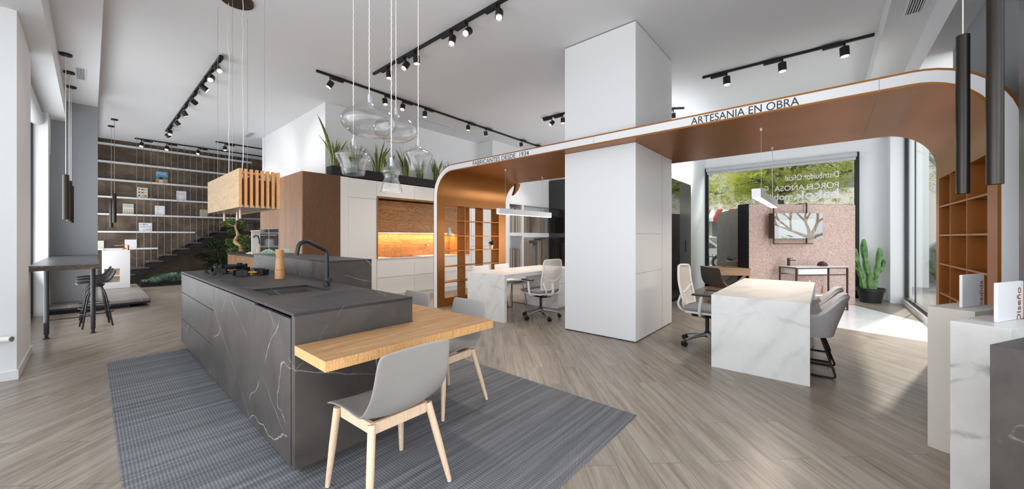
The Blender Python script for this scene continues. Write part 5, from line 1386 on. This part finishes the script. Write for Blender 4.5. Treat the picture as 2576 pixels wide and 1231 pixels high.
# mirror with its hanging frame
MO = (4.97, 6.88)
mr = thing('wall_mirror', 'rectangular mirror box hung on bronze straps against the pink mosaic', 'mirror', tuple(DP(MO, .5, .05, 1.33)), YAW-PI/2+TH)
obj('box', dbox(B(), MO, 0, 1.0, .006, .14, 1.335, 1.815), M['bronze'], mr, world=True)
obj('mirror_face', dbox(B(), MO, 0, 1.0, 0, .0055, 1.333, 1.817), M['mirror'], mr, world=True)
bm = B()
for u in (.10, .80):
    dbox(bm, MO, u, u+.025, .145, .16, 1.24, 2.03); dbox(bm, MO, u, u+.025, .145, .40, 2.018, 2.03); dbox(bm, MO, u, u+.025, .02, .16, 1.225, 1.24)
dbox(bm, MO, .10, .825, .02, .035, 1.225, 1.24)
obj('hanging_frame', bm, M['bronze'], mr, world=True)
# console washbasin
CO = (5.16, 6.60)
cs = thing('console_washbasin', 'slim bronze framed console washbasin in front of the pink mosaic', 'washbasin', tuple(DP(CO, .5, .2, 0)), YAW-PI/2+TH)
for u in (0, 1.03):
    for w_ in (0, .36):
        obj('leg', dbox(B(), CO, u, u+.022, w_, w_+.022, .004, .80), M['bronze'], cs, world=True)
bm = B()
for w_ in (0, .36): dbox(bm, CO, .022, 1.03, w_, w_+.018, .782, .80); dbox(bm, CO, .022, 1.03, w_, w_+.014, .655, .672)
for u in (0, 1.03): dbox(bm, CO, u, u+.022, .022, .36, .782, .80); dbox(bm, CO, u, u+.022, .022, .36, .004, .016)
obj('frame', bm, M['bronze'], cs, world=True)
obj('counter', dbox(B(), CO, -.002, 1.054, -.002, .385, .8005, .814), M['lacquer'], cs, world=True)
obj('basin', dbox(B(), CO, .08, .66, .04, .34, .675, .80), M['potw'], cs, world=True)
obj('lower_shelf', dbox(B(), CO, .0225, 1.0295, .0225, .355, .275, .29), M['lacquer'], cs, world=True)
bt = thing('basin_tap', 'angular bronze basin tap on the console washbasin', 'tap', tuple(DP(CO, .12, .30, .814)))
bm = B(); dbox(bm, CO, .11, .145, .28, .315, .8145, .95); dbox(bm, CO, .145, .26, .285, .31, .91, .925); dbox(bm, CO, .11, .20, .28, .315, .955, .965); obj('body', bm, M['bronze'], bt, world=True)
p = DP(CO, .72, .19, .815)
bm = B()
for k in range(14):
    a = PI*k/13; pts = [Vector((math.cos(a)*.10*math.cos(b), math.sin(b)*.07, math.sin(a)*.0+abs(math.sin(a))*.0+.075*math.cos(b)*abs(math.sin(a))+.004)) for b in [(-PI/2+PI*i/8) for i in range(9)]]
    tube(bm, pts, .010, 6)
bm.transform(Matrix.Translation(p)); o = obj('coral_ornament', bm, plain('plum_glaze', srgb(66, 34, 42), .35), smooth=True); tag(o, 'dark plum ribbed ornament on the right of the washbasin top', 'ornament')
def lowpoly(u, w_, h, r, mat, lab, seed):
    p = DP(CO, u, w_, .290); rr = random.Random(seed); bm = B(); rings = []
    for i, (rad, z) in enumerate(((r, 0), (r*1.05, h*.25), (r*.7, h*.55), (r*.5, h*.72), (r*.55, h*.85), (.004, h))):
        rings.append([bm.verts.new((rad*math.cos(2*PI*k/6+rr.uniform(-.3, .3))*rr.uniform(.85, 1.1), rad*math.sin(2*PI*k/6)*rr.uniform(.85, 1.1), z)) for k in range(6)])
    for A, C_ in zip(rings, rings[1:]):
        for k in range(6): bm.faces.new((A[k], A[(k+1) % 6], C_[(k+1) % 6])); bm.faces.new((A[k], C_[(k+1) % 6], C_[k]))
    bm.faces.new(rings[0][::-1]); bm.transform(Matrix.Translation(p)); o = obj('animal_figurine', bm, mat); tag(o, lab, 'figurine')
lowpoly(.47, .2, .26, .06, M['potw'], 'faceted white fox figurine on the console lower shelf', 3)
lowpoly(.74, .2, .15, .032, M['deskwood'], 'small faceted wooden figurine beside the white one on the console lower shelf', 4)
# far wooden desk and chair
WO = LD(3.90, 7.15); wa = (RT*.985-FW*.17); wb_ = (RT*.17+FW*.985)
dk = thing('writing_desk', 'small oak writing desk with crossed legs behind the right marble desk', 'desk', tuple(WO+wa*.4+wb_*.3), math.atan2(wa.y, wa.x))
def wbox(bm, a0, a1, b0, b1, z0, z1): 
    c = WO+wa*(a0+a1)/2+wb_*(b0+b1)/2+Vector((0, 0, (z0+z1)/2)); return obox(bm, c, wa*(a1-a0)/2, wb_*(b1-b0)/2, Vector((0, 0, (z1-z0)/2)))
obj('top', wbox(B(), 0, .73, 0, .60, .73, .75), M['deskwood'], dk, world=True)
obj('drawer_box', wbox(B(), .01, .72, .01, .59, .61, .7295), M['deskwood'], dk, world=True)
bm = B(); wbox(bm, .42, .72, .38, .59, .751, .765); wbox(bm, .69, .72, .38, .59, .766, .86); wbox(bm, .42, .72, .38, .59, .861, .875); obj('riser', bm, M['deskwood'], dk, world=True)
def bar_(bm, p, q_, r): 
    d = (q_-p); return cyl(bm, p, q_, r, seg=4)
for (a, b) in ((.12, .42), (.66, .36)):
    for bb in (.08, .54):
        bm = B(); bar_(bm, WO+wa*a+wb_*bb+Vector((0, 0, .609)), WO+wa*(b)+wb_*bb+Vector((0, 0, .30)), .03); bar_(bm, WO+wa*(b)+wb_*bb+Vector((0, 0, .30)), WO+wa*(.15 if a < .4 else .63)+wb_*bb+Vector((0, 0, .005)), .03); obj('leg', bm, M['deskwood'], dk, world=True)
o = thing('potted_plant', 'tiny grey green succulent on the riser of the oak writing desk', 'plant', tuple(WO+wa*.55+wb_*.49+Vector((0, 0, .875))))
bm = B(); leaves(bm, (0, 0, .035), (.13, .06, .03), 160, .05, rnd=random.Random(8)); obj('foliage', bm, M['bluegrass'], o)
cb = dining_proto('side_chair', 'dark brown shell chair with wooden legs at the oak writing desk', 'chair', '', M['shellb'], M['deskwood'])

pc = LD(3.98, 6.72); cb.location = (pc.x-.04, pc.y+.10, 0); cb.rotation_euler.z = math.atan2(RT.y, RT.x)-PI/2+.35
bm = B(); p = LD(4.15, 7.25); lathe(bm, [(0, 0), (.10, 0), (.10, .36), (0, .36)], (p.x, p.y, 0), 20); o = obj('brass_bin', bm, M['brass'], smooth=True); tag(o, 'polished brass cylinder on the floor under the oak writing desk', 'bin')
# cactus
cp = onz(2198, 759); cp = Vector((10.62, -.70, 0))
t = thing('potted_cactus', 'tall green cactus in a black plastic pot by the far window corner', 'plant', tuple(cp))
bm = B(); lathe(bm, [(0, 0), (.165, 0), (.205, .23), (.225, .235), (.232, .30), (.218, .30), (.205, .25), (0, .25)], (0, 0, 0), 36); pp = obj('pot', bm, M['darkpl'], t, smooth=True)
bm = B(); lathe(bm, [(0, .252), (.204, .252), (.204, .262), (0, .262)], (0, 0, 0), 28); obj('soil', bm, M['soil'], pp)
def cactus_stem(bm, bmr, path, r, ribs=5):
    raw = round_path(path, .06, 4); L_ = [0]
    for a_, b_ in zip(raw, raw[1:]): L_.append(L_[-1]+(b_-a_).length)
    def at_(d_):
        for i_ in range(len(raw)-1):
            if d_ <= L_[i_+1]+1e-9: return raw[i_].lerp(raw[i_+1], (d_-L_[i_])/max(1e-9, L_[i_+1]-L_[i_]))
        return raw[-1]
    pts = [at_(L_[-1]*(k_/22*.9 if k_ < 22 else .9+.1*(k_-22)/8)) for k_ in range(31)]; n = len(pts); tt = [(k_/22*.9 if k_ < 22 else .9+.1*(k_-22)/8) for k_ in range(31)]
    R3 = RT; up = Vector((0, 0, 1)); rings = []; seg = ribs*6
    for i, p in enumerate(pts):
        t = tt[i]; a = pts[max(0, i-1)]; b = pts[min(n-1, i+1)]; d = (b-a).normalized(); s = d.cross(Vector((.3, 1, 0))).normalized(); u = s.cross(d)
        rr = r*(.72+.28*abs(math.sin(t*PI*3.0+.5)))*(1 if t < .9 else max(.12, math.sqrt(max(0, 1-((t-.9)/.1)**2))))
        ring = []
        for k in range(seg):
            an = 2*PI*k/seg; f = 1-.34*abs(math.sin(an*ribs/2)); ring.append(bm.verts.new(p+(s*math.cos(an)+u*math.sin(an))*rr*f))
        rings.append(ring)
    for A, C_ in zip(rings, rings[1:]):
        for k in range(seg): bm.faces.new((A[k], A[(k+1) % seg], C_[(k+1) % seg], C_[k]))
    bm.faces.new(rings[-1])
def cv(l, z): v = RT*l; v.z = z; return v
stems = [[cv(.03, .25), cv(.01, .55), cv(-.05, .8), cv(-.09, 1.05), cv(-.10, 1.32)], [cv(-.09, .25), cv(-.13, .5), cv(-.22, .78), cv(-.27, .95), cv(-.27, 1.12)], [cv(.11, .25), cv(.15, .5), cv(.20, .78), cv(.24, 1.0), cv(.23, 1.14)], [cv(.20, .62), cv(.28, .70), cv(.31, .80), cv(.30, .90)], [cv(.02, .25), cv(.06, .4), cv(.03, .62)], [cv(-.20, .66), cv(-.32, .80), cv(-.31, .98)]]
for s_, r in zip(stems, (.062, .056, .058, .045, .062, .042)):
    bm = B(); cactus_stem(bm, None, [p+(FW*(.04 if r < .08 else 0)) for p in s_], r); obj('stem', bm, M['cactus'], t, smooth=True)

# ================================================================== PEDESTALS AND LETTERED BLOCKS
PA = RT*(-.347)+FW*.938; PB = RT*.938+FW*.347
def pbox(bm, o, a0, a1, b0, b1, z0, z1, bev=0): 
    c = o+PA*(a0+a1)/2+PB*(b0+b1)/2+Vector((0, 0, (z0+z1)/2)); return obox(bm, c, PA*(a1-a0)/2, PB*(b1-b0)/2, Vector((0, 0, (z1-z0)/2)), bev)
def ped(nl, wid, mat, lab, a=.2):
    o = LD(*nl); ob = obj('pedestal', pbox(B(), o, 0, a, 0, wid, 0, .907, .0015), mat); tag(ob, lab, 'pedestal', 'slab pedestals at the right edge'); return o
o1 = ped((2.76, 2.168), .42, M['creamlac'], 'plain off white slab pedestal, rearmost of the three at the right edge')
M['ped_marble'] = marble('pedestal_marble', srgb(226, 224, 221), srgb(208, 206, 203), srgb(140, 139, 138), .9, 2.4, .3, .09, (((.25, .2, .9), 1.3, .8, .9), ((.4, -.1, .8), .9, .9, .7)), 1.6)
M['ped_stone'] = marble('pedestal_stone', srgb(60, 56, 54), srgb(84, 78, 74), srgb(214, 208, 202), .9, 2.2, .42, .02, (((.75, .6, .25), 1.3, .6, 1.0), ((.7, -.5, .3), .9, .9, .9)))
o2 = ped((2.408, 1.755), .42, M['ped_marble'], 'white marble slab pedestal, middle of the three at the right edge')
o3 = ped((2.05, 1.32), .42, M['ped_stone'], 'dark stone slab pedestal, nearest at the right edge')
def sign(o, a, b, wid, h, txt, lab, tw, tx, clip):
    t = thing('lettered_block', lab, 'sign', tuple(o+PA*a+PB*(b+wid/2)+Vector((0, 0, .9075))), math.atan2(PB.y, PB.x))
    obj('block', pbox(B(), o, a, a+.014, b, b+wid, .9075, .9075+h, .003), M['lacquer'], t, world=True)
    # reads from bottom to top
    org = o+PA*(a-.0002)+PB*(b+tx)+Vector((0, 0, clip))
    text_mesh(txt, 'lettering', M['copperink'], t, frame4(org, (0, 0, 1), -PB), tw, None, .0012, clipz=.9085)
sign(o1, .088, .112, .285, .206, 'medida', 'white block with copper lettering medida on the rear pedestal', .185, .262, .885)
sign(o2, .085, .15, .30, .206, 'Diseño', 'white block with copper lettering Diseño on the marble pedestal', .185, .262, .895)

# ================================================================== LETTERING ON THE FAR WINDOW (reads from the street)
wl = thing('window_lettering', 'white vinyl shop lettering on the far window, mirrored from inside', 'lettering', (11.188, .6, 2.27))
def wtext(s, y, z, wd, h, bold=0.0): text_mesh(s, 'letters', M['frost'], wl, frame4((11.187, y, z), (0, 1, 0), (0, 0, 1)), wd, h, .001, bold)
wtext('Distribuidor Oficial', -.22, 2.74, .98, .14)
wtext('PORCELANOSA', -.22, 2.50, 1.20, .13); wtext('Grupo', 1.10, 2.50, .36, .15)
wtext('bakok', -.22, 2.27, .78, .21, .016); wtext('mobiliario', .62, 2.28, .84, .16, .005)

# ================================================================== THE STREET
struct('pavement', box(B(), -16, 60, -60, -1.33, -.16, -.02), M['asphalt'])
struct('pavement_front', box(B(), 11.33, 60, -1.33, 50, -.16, -.02), M['asphalt'])
struct('pavement_left', box(B(), -16, -1.31, -1.33, 50, -.16, -.02), M['asphalt'])
o = obj('lawn', box(B(), 13.2, 15.5, -1.5, 9, -.019, .06), M['grass']); tag(o, 'strip of bright green grass outside the far window', 'grass', kind='stuff')
fn = thing('fence', 'low dark railing along the grass strip outside', 'fence', (15.6, 3, -.02))
bm = B()
for k in range(88): cyl(bm, (15.6, -1.5+k*.12, -.02), (15.6, -1.5+k*.12, .72), .009, seg=5)
obj('railings', bm, M['black'], fn, world=True)
bm = B(); box(bm, 15.58, 15.62, -1.5, 9, .60, .63); box(bm, 15.58, 15.62, -1.5, 9, .10, .13); obj('rail', bm, M['black'], fn, world=True)
def car(lab, x, y, rz, cm):
    t = thing('car', lab, 'car', (x, y, -.02), rz)
    L_, W_ = 4.2, 1.72
    prof = [(-2.1, .30), (-2.1, .62), (-2.0, .80), (-1.35, .90), (-.75, 1.36), (-.3, 1.46), (.7, 1.44), (1.45, 1.02), (1.95, .92), (2.1, .68), (2.1, .30)]
    bm = B(); a = [bm.verts.new((px_, -W_/2, pz)) for px_, pz in prof]; b = [bm.verts.new((px_, W_/2, pz)) for px_, pz in prof]
    for q_ in (a, b):
        for v in q_:
            if v.co.z > 1.0: v.co.y *= .80
    bm.faces.new(a); bm.faces.new(b[::-1]); n = len(a)
    for i in range(n): bm.faces.new((a[i], a[(i+1) % n], b[(i+1) % n], b[i]))
    bmesh.ops.bevel(bm, geom=bm.edges[:], offset=.05, segments=2, affect='EDGES'); obj('body', bm, cm, t, smooth=True)
    bm = B()
    for s in (-1, 1):
        for seg_ in ([(-1.2, .93), (-.72, 1.30), (-.15, 1.36), (-.15, .93)], [(-.08, .93), (-.08, 1.36), (.62, 1.34), (1.15, .98), (1.1, .93)]):
            v = [bm.verts.new((px_, s*(W_/2*(.80 if pz > 1.2 else .965)+.012), pz)) for px_, pz in seg_]; bm.faces.new(v)
    for xs, zs in (((-1.38, -.78), (.93, 1.36)), ((.75, 1.42), (1.42, 1.05))):
        v = [bm.verts.new(p) for p in ((xs[0], -.68, zs[0]+.015), (xs[0], .68, zs[0]+.015), (xs[1], .60, zs[1]+.015), (xs[1], -.60, zs[1]+.015))]; bm.faces.new(v)
    obj('windows', bm, M['carglass'], t)
    for px_ in (-1.32, 1.30):
        for s in (-1, 1):
            bm = B(); cyl(bm, (px_, s*(W_/2-.20), .31), (px_, s*(W_/2+.015), .31), .31, seg=24); wl_ = obj('wheel', bm, M['rubber'], t, smooth=True)
            bm = B(); cyl(bm, (px_, s*(W_/2+.0151), .31), (px_, s*(W_/2+.022), .31), .19, seg=20); obj('hubcap', bm, M['alum'], wl_)
    return t
c1 = car('silver car parked beyond the grass, seen through the left of the far window', 18.6, 4.6, math.radians(80), M['carpaint'])
dup(c1, (15.6, -3.4, -.02), math.radians(15), 'silver car parked outside the right glass wall')
dup(c1, (24.0, 8.5, -.02), math.radians(90), 'second pale car further down the street behind the first')
# shop across the street
sp = thing('street_shop', 'pale shop building with red and white striped awning across the street', 'building', (30, 10, -.02))
obj('wall', box(B(), 30, 32, -25, 34, -.02, 9), M['plaster'], sp, world=True)
for k in range(9): obj('shop_window', box(B(), 29.93, 29.99, 5+k*1.6, 6.35+k*1.6, .3, 2.5), M['shopglass'], sp, world=True)
for k in range(8): obj('upper_window', box(B(), 29.95, 29.99, -20+k*6, -18.6+k*6, 4.4, 6.2), M['shopglass'], sp, world=True)
for k in range(40):
    bm = B(); y = 4.5+k*.38; v = [bm.verts.new(p) for p in ((29.9, y, 3.4), (29.9, y+.38, 3.4), (28.7, y+.38, 2.75), (28.7, y, 2.75), (28.7, y+.38, 2.5), (28.7, y, 2.5))]
    bm.faces.new(v[:4]); bm.faces.new((v[3], v[2], v[4], v[5])); obj('awning_stripe', bm, M['red'] if k % 2 else M['potw'], sp, world=True)
o = obj('street_column', box(B(), 14.9, 17.2, -2.12, -1.75, -.02, 5.0), M['paint']); tag(o, 'white facade column outside the right glass wall', 'column')
# trees
def street_tree(lab, x, y, h, crown, n, size, mat, seed, spread=1.0):
    t = thing('street_tree', lab, 'tree', (x, y, -.02)); rr = random.Random(seed)
    bm = B(); tube(bm, [(0, 0, 0), (.05, .03, h*.3), (.0, .1, h*.5)], [.17, .13, .10], 12)
    tips = []
    for k in range(9):
        a = 2*PI*k/9+rr.uniform(-.3, .3); r = crown*rr.uniform(.5, .95); z = h*rr.uniform(.5, .95)
        p1 = Vector((.0, .1, h*.45)); p2 = Vector((math.cos(a)*r*.5, math.sin(a)*r*.5, h*.5+(z-h*.5)*.6)); p3 = Vector((math.cos(a)*r, math.sin(a)*r, z))
        tube(bm, round_path([p1, p2, p3], .5, 4), [.075-.006*i for i in range(7)], 7); tips += [p2, p3]
        for q_ in range(5):
            b = p2+(p3-p2)*rr.random(); e = b+Vector((rr.uniform(-1, 1), rr.uniform(-1, 1), rr.uniform(-.3, .8)))*crown*.35; tube(bm, [b, e], [.025, .008], 5); tips.append(e)
    obj('trunk', bm, M['barkd'], t, smooth=True)
    bm = B()
    for k in range(n):
        c = rr.choice(tips)+Vector((rr.gauss(0, 1), rr.gauss(0, 1), rr.gauss(0, .55)))*crown*.20
        a = rr.uniform(0, 2*PI); d = Vector((math.cos(a), math.sin(a), rr.uniform(-.75, .05))).normalized(); s = Vector((-d.y, d.x, rr.uniform(-.3, .3))).normalized(); L_ = size*rr.uniform(.6, 1.3)
        # a feathery frond: midrib with paired leaflets
        for j in range(5):
            b = c+d*L_*j/5-Vector((0, 0, .25*L_*(j/5)**2)); w_ = L_*.30*(1-j/6.5)
            for sg in (-1, 1):
                v = [bm.verts.new(b), bm.verts.new(b+s*sg*w_+d*L_*.10), bm.verts.new(b+s*sg*w_*.5+d*L_*.16)]; bm.faces.new(v)
    obj('foliage', bm, mat, t); return t
street_tree('yellow green street tree filling the upper part of the far window', 16.5, 1.2, 6.4, 3.2, 13000, .32, M['canopy'], 5)
street_tree('darker green street tree at the left of the far window', 21.5, 7.4, 6.6, 3.0, 8000, .34, M['canopyd'], 8)
street_tree('street tree outside the right glass wall', 19.5, -3.9, 5.6, 2.4, 3500, .34, M['canopyd'], 12)
# garden wall and bare tree the mirror shows
gw = obj('garden_wall', box(B(), 5.5, 12.5, -7.6, -7.4, -.02, 4.2), M['paint']); tag(gw, 'white garden wall outside opposite the mirror', 'wall', kind='structure')
t = thing('bare_tree', 'bare pale branched tree outside, seen only in the mirror', 'tree', (9.15, -4.6, -.02)); rr = random.Random(2)
bm = B(); tube(bm, [(0, 0, 0), (.0, 0, .8), (.03, 0, 1.45)], [.12, .095, .08], 12)
def br(p, d, L_, r, dep_):
    q_ = p+d*L_; m_ = p+d*L_*.5+Vector((rr.uniform(-.06, .06), rr.uniform(-.06, .06), rr.uniform(-.03, .06)))*L_
    tube(bm, [p, m_, q_], [r, r*.8, r*.6], 8)
    if dep_ > 0:
        for k in range(2 if dep_ < 3 else 3): 
            nd = (d+Vector((rr.uniform(-.9, .9), rr.uniform(-.5, .5), rr.uniform(-.15, .5)))).normalized(); br(q_, nd, L_*rr.uniform(.6, .85), r*.62, dep_-1)
for d in ((-.9, 0, .45), (.9, .1, .35), (-.2, .2, .9), (.35, -.2, .9)): br(Vector((.02, 0, 1.36)), Vector(d).normalized(), .5, .052, 4)
obj('branches', bm, M['bark'], t, smooth=True)
bm = B()
for k in range(5): leaves(bm, (6.9+k*.9, -5.6, .75), (.5, .3, .65), 260, .20, rnd=rr)
o = obj('garden_shrubs', bm, M['leaf']); tag(o, 'green oleander bushes outside, seen along the foot of the mirror', 'shrubs', kind='stuff')
